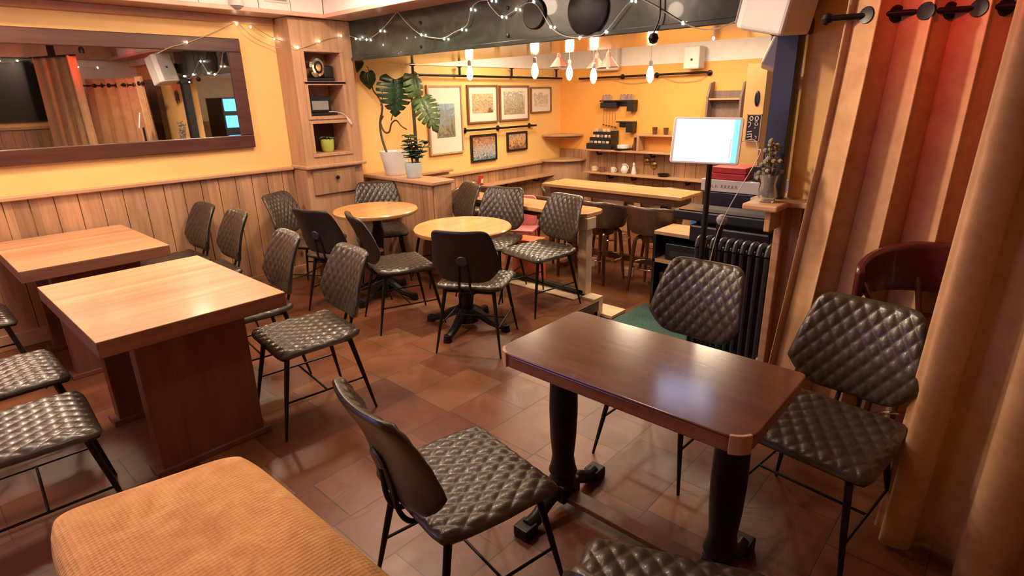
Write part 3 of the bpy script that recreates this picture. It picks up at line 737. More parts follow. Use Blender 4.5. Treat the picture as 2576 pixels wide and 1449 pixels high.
# ================================================================ WALL OF PICTURES
skyland = art('moor_painting', [(.2, (.14, .12, .08)), (.42, (.30, .27, .18)), (.6, (.22, .28, .33)), (.8, (.30, .42, .55))], 9, 2, 1)
sepia = art('cloudy_sketch', [(.2, (.16, .10, .05)), (.4, (.62, .46, .28)), (.52, (.28, .20, .12)), (.7, (.72, .52, .30)), (.9, (.35, .27, .2))], 5, 2.5, 4, (1, 1, 2.5))
castle = art('ruin_sketch', [(.2, (.5, .38, .24)), (.35, (.20, .18, .10)), (.5, (.58, .50, .36)), (.6, (.26, .26, .18)), (.75, (.66, .66, .6))], 11, 3, 7)
treesk = art('tree_sketch', [(.3, (.70, .62, .5)), (.42, (.35, .32, .24)), (.5, (.74, .66, .54)), (.62, (.36, .33, .26)), (.75, (.76, .68, .56))], 9, 2, 11)
harbour = art('harbour_photo', [(.2, (.06, .10, .14)), (.4, (.30, .38, .42)), (.46, (.75, .68, .6)), (.54, (.26, .11, .05)), (.68, (.50, .22, .10)), (.8, (.14, .05, .03))], 16, 4, 14)
figure = art('warm_painting', [(.25, (.14, .08, .05)), (.42, (.45, .20, .10)), (.55, (.75, .45, .15)), (.7, (.25, .22, .25)), (.85, (.12, .1, .1))], 13, 3, 19)
def picture(x0, x1, z0, z1, fwid, fm_, paint, mnt, label, mb_=None, dep=.03, inner=None):
    t = thing('picture_frame', label, 'picture', ((x0+x1)/2, WY-.002, z0), 0, 'framed pictures on the yellow wall'); h = (x1-x0)/2; H_ = z1-z0
    g = MB(); framebars(g, -h, h, 0, H_, fwid, -dep, 0); g.obj('frame', fm_, t, bevel=.003)
    if mnt:
        MB().box(-h+fwid, h-fwid, -.014, -.002, fwid, H_-fwid).obj('mount', M['mount'], t)
        a, b_, c_, e_ = inner
        MB().box(-h+a, h-b_, -.017, -.014, c_, H_-e_).obj('painting', paint, t)
    else: MB().box(-h+fwid, h-fwid, -.016, -.002, fwid, H_-fwid).obj('painting', paint, t)
picture(4.26, 4.78, .995, 1.755, .022, M['oakframe'], skyland, 1, 'tall portrait landscape in a pale wide mount, partly behind the monstera leaves', inner=(.12, .12, .19, .20))
picture(4.87, 5.385, 1.315, 1.755, .022, M['brownframe'], sepia, 1, 'sepia cloudy landscape in a brown frame, second along the upper row', inner=(.08, .08, .12, .10))
picture(5.42, 5.98, 1.32, 1.748, .022, M['brownframe'], castle, 1, 'sketch of a ruin on a rock in a brown frame, third along the upper row', inner=(.08, .08, .08, .07))
picture(6.02, 6.45, 1.40, 1.728, .018, M['brownframe'], treesk, 1, 'smallest framed tree sketch, nearest the room corner in the upper row', inner=(.07, .07, .08, .07))
picture(4.90, 5.345, .860, 1.184, .022, M['black'], harbour, 0, 'black framed busy harbour photograph, larger of the two lower pictures')
picture(5.545, 5.935, .940, 1.180, .022, M['black'], figure, 0, 'small black framed warm figure painting, nearer the corner in the lower row')
# iron pipe rails
def pipe_rail(pts, flg, label, rad=.013, grp=None):
    t = thing('pipe_rail', label, 'rail', (0, 0, 0)); MB().tube(pts, rad, 10).obj('pipe', M['iron'], t, smooth=True)
    for (p, wallp) in flg:
        MB().tube([p, wallp], [.014, .014], 8).obj('bracket', M['iron'], t, smooth=True)
        dv = (Vector(wallp)-Vector(p)).normalized()
        MB().lathe([(.002, 0), (.032, 0), (.032, .006), (.02, .012), (.002, .013)], 20, mx=Matrix.Translation(Vector(wallp)) @ (-dv).to_track_quat('Z', 'Y').to_matrix().to_4x4()).obj('flange', M['iron'], t, smooth=True)
yr = WY-.07
pipe_rail([(4.02, yr, 1.855), (6.62, yr, 1.835)], [((x, yr, 1.85), (x, yr, 1.95)) for x in (4.05, 4.72, 5.6, 6.5)], 'long black iron pipe rail above the upper row of pictures')
pipe_rail([(4.79, yr, 1.245), (6.07, yr, 1.245)], [((x, yr, 1.245), (x, WY-.003, 1.245)) for x in (4.82, 5.39, 6.0)], 'short black iron pipe rail between the two rows of pictures')
pipe_rail([(BX-.07, 4.75, 1.82), (BX-.07, 2.95, 1.832)], [((BX-.07, y, 1.825), (BX-.003, y, 1.825)) for y in (4.12, 3.64, 2.97)], 'black iron pipe rail high on the deep yellow back wall')
# shelf on the picture wall
t = thing('wall_shelf', 'narrow pine drinks shelf under the lower pictures', 'shelf', (5.3, WY-.02, .565))
MB().box(-.95, 1.02, -.17, 0, 0, .022).obj('board', M['pine_trim'], t, bevel=.004)
for x in (-.6, .1, .75):
    MB().tube([(x, -.002, -.05), (x, -.09, -.05), (x, -.12, -.004)], .012, 8).obj('bracket', M['iron'], t, smooth=True)
def sauce(x, y, z, lab, s=1):
    t = thing('menu_holder', lab, 'menu', (x, y, z), .3)
    MB().box(-.045*s, .045*s, -.01, .012, 0, .12*s, T(0, 0, 0, 0, .15)).obj('card', M['red'], t, bevel=.003)
    MB().box(-.02*s, .03*s, -.016, -.0145, .03*s, .08*s, T(0, 0, 0, 0, .15)).obj('print', M['mount'], t)
    MB().box(-.05*s, .05*s, -.02, .05, 0, .012).obj('base', M['walnut'], t)
sauce(4.96, WY-.09, .588, 'red menu card on the drinks shelf under the harbour photograph', 1)
t = thing('salt_shaker', 'white shaker beside the red menu card on the drinks shelf', 'shaker', (4.84, WY-.09, .588))
MB().lathe([(.018, 0), (.02, .04), (.016, .06)], 16).obj('body', M['potwhite'], t, smooth=True); MB().lathe([(.016, .06), (.017, .072), (.008, .08)], 16).obj('cap', M['steel'], t, smooth=True)
sauce(3.86, 4.02, .711, 'red menu card at the half wall end of the counter', 1)
t = thing('jam_jar', 'glass jar with a pale lid beside the counter menu card', 'jar', (3.82, 3.93, .711))
MB().lathe([(.028, 0), (.032, .01), (.032, .06), (.026, .07)], 20).obj('glass', M['glassclear'], t, smooth=True); MB().lathe([(.028, .07), (.028, .085), (.01, .087)], 20).obj('lid', M['whiteplastic'], t, smooth=True)
# corner shelves
def corner_shelf(z, R, z0, lab):
    t = thing('corner_shelf', lab, 'shelf', (BX-.002, WY-.022, z))
    arc = [(0, 0)]+[(-R*cos(pi/2*k/16), -R*sin(pi/2*k/16)) for k in range(17)]
    MB().prism([(x-.02, y) for x, y in arc], 0, .024).obj('board', M['pine_trim'], t, bevel=.004)
    arc2 = [(0, 0)]+[(-R*.84*cos(pi/2*k/16), -R*.84*sin(pi/2*k/16)) for k in range(17)]
    MB().prism([(x-.02, y) for x, y in arc2], z0, 0).obj('apron', M['cab'], t, smooth=True)
corner_shelf(1.085, .40, -.03, 'upper quarter-round pine shelf in the back corner')
corner_shelf(.755, .46, -.90, 'lower quarter-round pine shelf over a curved cupboard in the back corner')
# back wall shelves
xw = BX-.002
t = thing('wall_shelf', 'long pine shelf on the back wall carrying the black rack', 'shelf', (xw, 3.9, .905))
MB().box(-.2, 0, -1.3, .66, 0, .024).obj('board', M['pine_trim_y'], t, bevel=.004)
for y in (.50, -.3): MB().tube([(-.022, y, -.05), (-.10, y, -.05), (-.13, y, -.002)], .014, 8).obj('bracket', M['iron'], t, smooth=True)
t = thing('box_shelf', 'raised pine box shelf behind the tablet on the back wall', 'shelf', (xw, 3.2, .931))
MB().box(-.16, 0, -.26, .62, .18, .202).obj('board', M['pine_trim_y'], t, bevel=.003)
for y in (.57, -.245): MB().box(-.16, 0, y-.015, y+.015, 0, .18).obj('side_panel', M['cab'], t, bevel=.003)
t = thing('wall_shelf', 'lowest pine shelf on the back wall with the mugs', 'shelf', (xw-.02, 3.6, .605))
MB().box(-.17, 0, -1.0, .96, 0, .022).obj('board', M['pine_trim_y'], t, bevel=.004)
for y in (.60, .25, -.5): MB().tube([(-.002, y, -.05), (-.09, y, -.05), (-.12, y, -.002)], .014, 8).obj('bracket', M['iron'], t, smooth=True)
# little black shelves with jars
def spice(y, z, w_, full, lab):
    t = thing('spice_shelf', lab, 'shelf', (xw, y, z))
    MB().box(-.1, 0, -w_/2, w_/2, 0, .015).obj('board', M['black'], t); MB().box(-.012, 0, -w_/2, w_/2, -.06, 0).obj('back_rail', M['black'], t)
    if full: MB().box(-.1, 0, -w_/2, -w_/2+.10, -.12, 0).obj('side_box', M['black'], t, bevel=.003)
    else: MB().box(-.09, -.012, -w_/2, w_/2, -.085, -.01).obj('hook_rail', M['black'], t, bevel=.01)
spice(4.27, 1.528, .25, False, 'black spice shelf, left of the upper pair on the back wall')
spice(4.01, 1.528, .25, True, 'stepped black spice shelf, right of the upper pair on the back wall')
spice(4.01, 1.268, .25, True, 'stepped black spice shelf hung alone below the upper pair')
def jar_(y, z, lab, c_='steel', x=-.05, h=.08, rd=.024, grp='glass jars on the spice shelves'):
    t = thing('storage_jar', lab, 'jar', (xw+x, y, z), 0, grp)
    MB().lathe([(rd, 0), (rd, h*.8), (rd*.8, h*.86)], 14).obj('body', M['glassclear'] if c_ == 'steel' else M[c_], t, smooth=True)
    MB().lathe([(rd*.85, h*.86), (rd*.85, h), (.004, h+.002)], 14).obj('lid', M[c_], t, smooth=True)
for y, l in ((4.35, 'first'), (4.29, 'second')): jar_(y, 1.544, 'glass jar on the left upper spice shelf, %s from the corner' % l, h=.07, rd=.03)
for y, l in ((4.08, 'first'), (4.02, 'second'), (3.96, 'third')): jar_(y, 1.544, 'glass jar on the right upper spice shelf, %s from the corner' % l, h=.07, rd=.03)
# hanging utensils
for k in range(5):
    y = 4.37-.045*k
    t = thing('hanging_ladle', 'thin brass ladle hanging under the left spice shelf, number %s from the corner' % ['one', 'two', 'three', 'four', 'five'][k], 'ladle', (xw-.03, y, 1.445), 0, 'ladles hanging under the spice shelf')
    MB().tube([(0, 0, 0), (0, 0, -.19-.008*k)], .0022, 6).obj('handle', M['brass'], t); MB().lathe([(.003, -.02), (.013, -.012), (.014, 0), (.003, .002)], 12, (0, 0, -.2-.008*k)).obj('bowl', M['brass'], t, smooth=True)
# tiered black rack
t = thing('tiered_rack', 'three-tier black condiment rack on the long back shelf', 'rack', (xw-.10, 4.34, .93))
for k in range(3):
    MB().box(-.09+.055*k, -.03+.055*k, -.19, .19-.015*k, 0, .075+.07*k).obj('tier', M['black'], t, bevel=.006)
MB().box(-.09, .09, -.20, -.185, 0, .235).obj('side_panel', M['black'], t, bevel=.004)
nm = ['lowest', 'middle', 'top']
for k in range(3):
    for j in range(5):
        t = thing('sauce_sachet', 'pale sauce sachet standing on the %s tier of the black rack' % nm[k], 'sachet', (xw-.10-.062+.055*k, 4.46-.062*j, 1.006+.07*k), .0, 'sauce sachets on the %s rack tier' % nm[k])
        MB().box(-.008, .008, -.022, .022, 0, .028+.006*((j*3+k) % 3)).obj('sachet', M['greyplastic'] if (j+k) % 3 == 0 else M['cream'], t, bevel=.004)
t = thing('serving_tray', 'black tray with a white dish on the long back shelf', 'tray', (xw-.1, 4.02, .931))
MB().lathe([(.09, 0), (.12, .006), (.125, .014), (.118, .014), (.08, .008)], 28).obj('tray', M['black'], t, smooth=True)
t = thing('cake_dish', 'round white dish with dark spots on the black tray', 'dish', (xw-.1, 4.01, .94))
MB().lathe([(.06, 0), (.08, .012), (.082, .05), (.075, .05), (.05, .012)], 28).obj('dish', M['potwhite'], t, smooth=True)
t = thing('metal_shaker', 'dark conical grater beside the box shelf on the back wall', 'grater', (xw-.09, 3.84, .931))
MB().lathe([(.05, 0), (.045, .05), (.03, .1), (.028, .15), (.02, .16)], 4).obj('body', M['walnut'], t)
def mug(x, y, z, m_, lab, h=.06, rd=.032, grp=None):
    t = thing('mug', lab, 'mug', (x, y, z), 0, grp)
    MB().lathe([(rd*.8, 0), (rd, .01), (rd, h), (rd*.88, h), (rd*.85, .012), (.002, .01)], 22).obj('cup', m_, t, smooth=True)
    MB().tube([(0, -rd*.95-.018*sin(pi*k/8), h*.5+h*.32*cos(pi*k/8)) for k in range(9)], .004, 6).obj('handle', m_, t, smooth=True)
mug(xw-.10, 4.45, .628, M['cream'], 'honey brown mug nearest the corner on the lowest back shelf', .065, .04)
mug(xw-.10, 4.32, .628, M['copper'], 'brown patterned mug second from the corner on the lowest back shelf', .06, .04)
mug(xw-.10, 4.15, .628, M['potwhite'], 'white mug beside the jug on the lowest back shelf', .07, .035)
t = thing('milk_jug', 'white patterned pitcher on the lowest back shelf', 'jug', (xw-.10, 3.98, .628))
MB().lathe([(.03, 0), (.05, .03), (.048, .06), (.028, .10), (.036, .125), (.03, .125), (.02, .1)], 24).obj('body', M['potwhite'], t, smooth=True)
MB().tube([(0, -.03-.03*sin(pi*k/8), .075+.035*cos(pi*k/8)) for k in range(9)], .006, 6).obj('handle', M['potwhite'], t, smooth=True)
t = thing('cruet_bottle', 'white pepper-pot shaped bottle on the lowest back shelf', 'bottle', (xw-.10, 3.84, .628))
MB().lathe([(.03, 0), (.034, .02), (.02, .08), (.012, .11), (.018, .125), (.008, .15)], 20).obj('body', M['potwhite'], t, smooth=True)
for y, z, l in ((3.70, .80, 'higher'), (3.60, .755, 'lower')):
    t = thing('brass_ornament', 'round brass ornament on the back panelling, %s of the two' % l, 'ornament', (xw-.022, y, z), 0, 'brass ornaments on the back panelling')
    MB().lathe([(.003, 0), (.045, 0), (.05, .012), (.035, .026), (.003, .03)], 26, mx=T(0, 0, 0, 0, 0, -pi/2)).obj('disc', M['brass'], t, smooth=True)
t = thing('ash_bowl', 'dark shallow bowl on the lowest back shelf', 'bowl', (xw-.10, 3.42, .628))
MB().lathe([(.03, 0), (.06, .01), (.075, .035), (.068, .035), (.04, .012)], 26).obj('bowl', M['iron'], t, smooth=True)
for y, l, h in ((3.58, 'left', .085), (3.43, 'right', .08)):
    t = thing('tin_cup', 'dark cup on the raised box shelf, %s one of the two' % l, 'cup', (xw-.08, y, 1.135), 0, 'dark cups on the box shelf')
    MB().lathe([(.026, 0), (.034, h), (.028, h), (.022, .01)], 20).obj('cup', M['walnut'], t, smooth=True)
# tall scalloped wall rack
t = thing('plate_rack', 'tall greyish wooden wall rack with a scalloped top beside the yellow pillar', 'shelf', (xw, 2.72, .97))
dkw = wood('greyed_rack_wood', (.16, .10, .085), (.26, .17, .13), 'z', .5)
MB().box(-.015, 0, -.18, .18, 0, .66).obj('back_panel', dkw, t)
for s in (-1, 1): MB().prism([(0, 0), (-.15, 0), (-.15, .6), (-.09, .74), (0, .76)], -.012, .012, T(0, s*.19, 0) @ Matrix.Rotation(pi/2, 4, 'X')).obj('side_panel', dkw, t, bevel=.003)
for z in (.28, .56): MB().box(-.14, -.015, -.18, .18, z, z+.02).obj('board', M['pine_trim_y'], t, bevel=.003)
# chalk sign on the pillar with pale lettering strokes
t = thing('chalk_sign', 'narrow black sign with white lettering on the yellow pillar', 'sign', (4.995, 1.80, 1.225), 0, rot=(0, 0, 0))
MB().box(-.016, 0, -.055, .055, 0, .205).obj('board', mat('sign_black', (.015, .015, .02), .5), t, bevel=.003)
fr2 = MB(); fr2.box(-.02, 0, -.06, -.053, -.005, .21); fr2.box(-.02, 0, .053, .06, -.005, .21); fr2.box(-.02, 0, -.06, .06, -.008, 0); fr2.box(-.02, 0, -.06, .06, .205, .212)
fr2.obj('frame', M['oakframe'], t)
lw = M['mount']; mk = MB()
def stroke(pts, rad=.0022): mk.tube([(-.017, y_, z_) for y_, z_ in pts], rad, 6)
for cy in (.022, -.022): stroke([(cy+.013*cos(2*pi*k/12), .178+.016*sin(2*pi*k/12)) for k in range(13)], .004)
stroke([(.045, .148), (.030, .150), (.024, .135), (.028, .118), (.04, .108)], .004); stroke([(-.012, .150), (-.030, .150)], .004)
stroke([(-.010, .142), (-.014, .125), (-.030, .124), (-.034, .140)], .004); stroke([(-.018, .108), (-.010, .100)], .003)
for z_ in (.072, .052, .030): stroke([(.045, z_-.003), (.008, z_+.003)], .004)
stroke([(.008, .058), (.006, .018)], .004); stroke([(-.02, .04), (-.035, .03), (-.03, .015)], .003)
mk.obj('lettering', lw, t)
t = thing('door_plate', 'small dark oval plaque above the sign on the yellow pillar', 'plaque', (4.996, 1.80, 1.56))
MB().lathe([(.003, 0), (.024, 0), (.02, .008), (.003, .01)], 22, mx=T(0, 0, 0, 0, 0, -pi/2) @ Matrix.Diagonal((2.6, .9, 1, 1))).obj('plate', M['column'], t, smooth=True)
# far bar corner: shelf, hanging bracket, projector boxes and the green exit light
t = thing('projector_box', 'tilted white speaker box under the ceiling behind the big speaker', 'speaker', (4.5, 1.52, 1.86), 0, rot=(radians(20), radians(12), radians(20)))
MB().box(-.06, .08, -.06, .07, -.10, .10).obj('body', M['whiteplastic'], t, bevel=.015)
MB().box(-.02, .02, -.02, .02, .10, .52).obj('mount', M['whiteplastic'], t)
t = thing('wall_speaker', 'small white speaker high on the back wall over the pipe rail', 'speaker', (BX-.02, 3.12, 1.87))
MB().box(-.16, 0, -.09, .10, 0, .24).obj('body', M['whiteplastic'], t, bevel=.015); MB().lathe([(.002, 0), (.014, 0), (.012, .004)], 16, mx=T(-.161, 0, .10, 0, 0, -pi/2)).obj('badge', M['black'], t)
t = thing('air_vent_box', 'white box with a dark square high on the back wall between the pendants', 'vent', (BX-.02, 4.32, 1.90))
MB().box(-.08, 0, -.17, .17, 0, .33).obj('body', M['whiteplastic'], t, bevel=.02); MB().box(-.083, -.079, -.02, .02, .12, .15).obj('switch', M['brass'], t)
t = thing('exit_sign', 'small green glowing exit light under the far ceiling', 'sign', (5.1, 1.66, 2.045))
MB().box(-.02, .02, -.08, .08, 0, .075).obj('housing', M['whiteplastic'], t, bevel=.004); MB().box(-.024, -.02, -.01, .07, .012, .063).obj('light_panel', M['greenglow'], t)
MB().tube([(0, 0, .075), (0, 0, .33)], .006, 6).obj('hanger', M['whiteplastic'], t)
t = thing('bar_shelf', 'high white-lit shelf on a black bracket in the far bar', 'shelf', (7.55, 2.45, 1.70))
MB().box(-.28, .04, -.4, .45, .03, .06).obj('board', M['walnut'], t); MB().tube([(-.1, .05, .03), (-.1, .05, -.28)], .018, 8).obj('bracket', M['black'], t)
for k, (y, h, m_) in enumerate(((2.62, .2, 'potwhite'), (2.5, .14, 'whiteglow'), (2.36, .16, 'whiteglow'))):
    t = thing('bar_jar', ['white jug', 'pale glowing carton', 'bluish glowing carton'][k]+' on the high shelf in the far bar', 'jar', (7.42, y, 1.762), 0, 'jars on the high bar shelf')
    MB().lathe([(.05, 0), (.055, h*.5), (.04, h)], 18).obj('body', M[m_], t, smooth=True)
t = thing('back_bar_fridge', 'blue-lit glass bar fridge seen only in the mirror', 'fridge', (4.02, .32, LOW))
MB().box(-.15, .45, -.3, .30, 0, 1.85).obj('body', M['black'], t, bevel=.01)
for z in (.95, 1.25, 1.5): MB().box(-.12, .42, .30, .31, z+.15, z+.33).obj('glass_door', M['bluescreen'], t)
# white disc of lights and the big white speaker
t = thing('loudspeaker', 'large white wall speaker hanging at the end of the dark beam', 'speaker', (3.0, 1.03, 2.05), 0, rot=(radians(13), radians(-4), radians(-8)))
sec = [(-.13, -.13), (.14, -.13), (.14, .08), (.10, .13), (-.09, .13), (-.13, .08)]
MB().prism(sec, -.17, .2).obj('cabinet', M['whiteplastic'], t, bevel=.02, seg=3)
MB().box(-.09, .10, .13, .138, -.15, .18).obj('grille', mat('speaker_grille', (.42, .40, .38), .6), t, bevel=.006)
MB().box(-.012, .012, .138, .141, .0, .024).obj('badge', M['black'], t)
MB().box(.10, .3, -.10, -.04, -.02, .1).obj('wall_bracket', M['black'], t)
# dark discs and bolts on the beam
def disc(y, z, R, lab):
    t = thing('beam_disc', lab, 'disc', (3.2, y, z), 0)
    MB().lathe([(.004, 0), (R, 0), (R, .014), (R*.93, .02), (.004, .016)], 40, mx=T(0, 0, 0, 0, 0, -pi/2)).obj('disc', M['iron'], t, smooth=True)
disc(2.668, 2.135, .095, 'round black plate on the dark beam, smaller of the two')
disc(2.237, 2.115, .15, 'large round black plate on the dark beam')
for y, z in ((3.852, 2.187), (3.862, 2.013), (2.91, 2.195), (2.912, 2.02)):
    t = thing('beam_bolt', 'black bolt head in the dark beam, one of four', 'bolt', (3.2, y, z), 0, 'bolt heads on the dark beam')
    t['label'] = '%s black bolt head on the dark beam, %s' % ('upper' if z > 2.1 else 'lower', 'near the cabinet end' if y > 3 else 'next to the round plates')
    MB().lathe([(.003, 0), (.014, 0), (.012, .01), (.003, .012)], 14, mx=T(0, 0, 0, 0, 0, -pi/2)).obj('head', M['black'], t, smooth=True)
t = thing('hanging_ball_lamp', 'small black ball lamp hanging on a cord below the dark beam', 'lamp', (3.17, 1.763, 1.916))
MB().lathe([(.004, -.03), (.02, -.024), (.03, 0), (.02, .024), (.004, .03)], 20).obj('ball', M['iron'], t, smooth=True)
MB().tube(spline([(0, 0, .03), (-.0, -.03, .10), (0, -.03, .19), (.0, -.02, .37)]), .005, 8).obj('cord', M['black'], t, smooth=True)
t = thing('air_grille', 'small grey slotted grille on the white ceiling tray above the mirror', 'vent', (2.50, 4.784, 2.40))
MB().box(-.10, .10, -.006, 0, -.03, .06).obj('plate', M['whiteplastic'], t, bevel=.003)
MB().box(-.085, .085, -.009, -.006, -.015, -.005).obj('slot', M['greyplastic'], t)
t = thing('ceiling_camera', 'small grey dome on the white tray edge above the mirror', 'camera', (2.17, 4.77, 2.335))
MB().lathe([(.05, -.02), (.055, 0), (.05, .02), (.004, .022)], 24, mx=T(0, .0, 0)).obj('collar', M['whiteplastic'], t, smooth=True)
MB().lathe([(.004, -.045), (.025, -.04), (.042, -.02)], 24).obj('dome', M['greyplastic'], t, smooth=True)

# ================================================================ PENDANTS
for i, (x, y, z) in enumerate(BULBS):
    lab = ['bare glowing filament bulb nearest the monstera', 'bare glowing bulb second from the left, before the copper shade', 'bare glowing bulb in the middle of the pendant row',
           'bare glowing bulb just under the pair of copper shades', 'rightmost bare glowing bulb of the pendant row'][i]
    t = thing('pendant_bulb', lab, 'light bulb', (x, y, z), 0, 'bare pendant bulbs over the high table')
    MB().lathe([(.004, -.075), (.016, -.066), (.03, -.035), (.033, -.005), (.026, .03), (.015, .055), (.014, .062)], 24).obj('bulb', M['bulbglow'], t, smooth=True).visible_shadow = True
    MB().lathe([(.015, .062), (.018, .066), (.018, .105), (.008, .115)], 18).obj('lamp_holder', M['greyplastic'], t, smooth=True)
    MB().tube([(0, 0, .11), (0, 0, 2.36-z)], .003, 6).obj('cord', M['greyplastic'], t)
CON = [(5.2, 4.0, 1.935, 'copper cone pendant shade at left, behind the second bulb'), (5.2, 3.52, 1.90, 'copper cone pendant shade, left of the close pair'), (5.0, 3.25, 1.895, 'copper cone pendant shade, right of the close pair')]
for x, y, z, lab in CON:
    t = thing('cone_pendant', lab, 'pendant lamp', (x, y, z), 0, 'copper cone pendants')
    MB().lathe([(.105, -.03), (.098, -.02), (.028, .065), (.022, .10), (.012, .12), (.008, .12), (.02, .062), (.094, -.022), (.102, -.032)], 8).obj('lamp_shade', M['copper'], t)
    MB().lathe([(.004, -.05), (.02, -.04), (.022, -.015), (.012, .01)], 16).obj('bulb', M['potwhite'], t, smooth=True)
    MB().tube([(0, 0, .11), (0, 0, 2.36-z)], .003, 6).obj('cord', M['greyplastic'], t)
for i, (x, y) in enumerate(DOWN):
    t = thing('downlight', 'recessed round ceiling downlight of the front room', 'ceiling light', (x, y, 2.60), 0, 'recessed ceiling downlights')
    MB().lathe([(.10, 0), (.10, .018), (.085, .018), (.085, .0)], 28).obj('rim', M['whiteplastic'], t, smooth=True)
    MB().lathe([(.004, .010), (.083, .010), (.083, .018), (.004, .018)], 28).obj('diffuser', M['downglow'], t)
t = thing('red_spotlight', 'small red ceiling spotlight over the nearer curtain', 'spotlight', (2.25, .45, 2.30))
MB().tube([(0, 0, .32), (0, 0, .05)], .01, 8).obj('stem', M['black'], t); MB().lathe([(.03, -.02), (.035, .03), (.02, .06)], 18).obj('head', M['black'], t, smooth=True)
MB().lathe([(.003, -.016), (.025, -.016), (.025, -.012), (.003, -.012)], 18).obj('lens', mat('red_lens_glow', (1, .05, .03), .4, emit=(1, .03, .02), es=8), t)

# ================================================================ FAIRY LIGHTS
def string(label, wires, bulbs, m_=None, name='fairy_lights'):
    t = thing(name, label, 'string lights', (0, 0, 0))
    w_ = MB()
    for q in wires: w_.tube(spline(q, 4), .0032, 5)
    w_.obj('wire', m_ or M['wire'], t, smooth=True)
    for b_ in bulbs: MB().lathe([(.002, -.009), (.0055, -.005), (.0065, 0), (.005, .006), (.002, .009)], 10, b_).obj('bulb', M['fairyglow'], t, smooth=True)
y = WY-.06
string('warm fairy light string draped over the mirror corner and up the yellow wall',
    [[(1.641, y, 1.977), (1.747, y, 2.028), (1.866, y, 2.062), (2.057, y, 2.137), (2.278, y, 2.239)], [(2.278, y, 2.239), (2.407, y, 2.127), (2.57, y, 2.063), (2.66, y-.13, 2.05)], [(2.421, y, 2.21), (2.547, y, 2.143), (2.62, y-.1, 2.09)]],
    [(1.867, y, 2.067), (2.276, y, 2.222), (2.388, y, 2.208), (2.58, y, 2.126)])
string('fairy light string across the top of the pine corner cabinet',
    [[(2.60, 4.82, 2.06), (2.657, 4.83, 2.038), (2.862, 4.83, 2.101), (2.971, 4.83, 2.138), (3.167, 4.83, 2.165)]], [(2.658, 4.825, 2.045), (2.864, 4.825, 2.105), (3.089, 4.825, 2.16)])
def by(l): return [(3.178, a, b_) for a, b_ in l]
string('fairy light string in swags along the front of the dark beam',
    [by([(4.829, 2.167), (4.721, 2.139), (4.572, 2.115), (4.358, 2.168), (4.121, 2.286)]), by([(4.105, 2.29), (3.978, 2.184), (3.823, 2.095), (3.649, 2.059), (3.547, 2.054), (3.442, 2.082), (3.3, 2.12), (3.249, 2.219), (3.177, 2.261), (3.08, 2.26)]),
     by([(3.079, 2.25), (3.042, 2.208), (2.945, 2.141), (2.815, 2.175), (2.712, 2.203), (2.627, 2.177), (2.517, 2.041), (2.413, 1.981), (2.285, 1.957), (2.168, 1.962), (2.091, 1.978), (1.92, 2.129), (1.8, 2.1), (1.593, 1.982), (1.43, 1.934), (1.268, 1.971)])],
    by([(4.734, 2.134), (4.572, 2.115), (4.358, 2.168), (3.823, 2.095), (3.557, 2.046), (3.354, 2.094), (3.249, 2.219), (3.04, 2.253), (2.945, 2.141), (2.815, 2.175), (2.66, 2.205), (2.517, 2.041), (2.285, 1.957), (2.091, 1.978), (1.92, 2.129), (1.593, 1.982), (1.41, 1.89), (1.268, 1.971)]), M['wirew'])
string('unlit wire garland hanging in swags on the deep yellow back wall',
    [[(xw-.02, 4.25, 1.79), (xw-.02, 4.0, 1.74), (xw-.02, 3.7, 1.76), (xw-.02, 3.6, 1.80)], [(xw-.02, 3.55, 1.80), (xw-.02, 3.35, 1.74), (xw-.02, 3.1, 1.75), (xw-.02, 3.0, 1.80)]], [])
# mirrored side: strings along the rear ring
string('fairy light string under the rear ceiling ring seen in the mirror',
    [[(1.2, -.82, 2.27), (1.6, -.82, 2.22), (2.0, -.82, 2.27), (2.4, -.82, 2.18), (2.8, -.82, 2.16)]], [(1.3, -.82, 2.25), (1.55, -.82, 2.235), (1.75, -.82, 2.24), (2.0, -.82, 2.26), (2.2, -.82, 2.22), (2.45, -.82, 2.17), (2.7, -.82, 2.165)], M['wirew'])

# ================================================================ THINGS BEHIND, SEEN IN THE MIRROR
t = thing('television', 'large black wall television on the rear wall seen in the mirror', 'television', (1.2, -1.08, 1.40))
MB().box(-1.2, .80, 0, .06, 0, .93).obj('housing', M['black'], t, bevel=.006); MB().box(-1.18, .78, .06, .063, .02, .91).obj('screen', M['tvblack'], t)
t = thing('sun_ornament', 'brass sunburst ornament on the yellow wall seen in the mirror', 'ornament', (3.296, .52, 1.71))
MB().lathe([(.003, 0), (.05, 0), (.05, .012), (.035, .02), (.003, .022)], 26, mx=T(0, 0, 0, 0, 0, -pi/2)).obj('disc', M['brass'], t, smooth=True)
ry = MB()
for k in range(14):
    a = 2*pi*k/14; ry.tube([(-.006, .055*cos(a), .055*sin(a)), (-.006, .105*cos(a), .105*sin(a))], [.012, .002], 5)
ry.obj('rays', M['brass'], t)

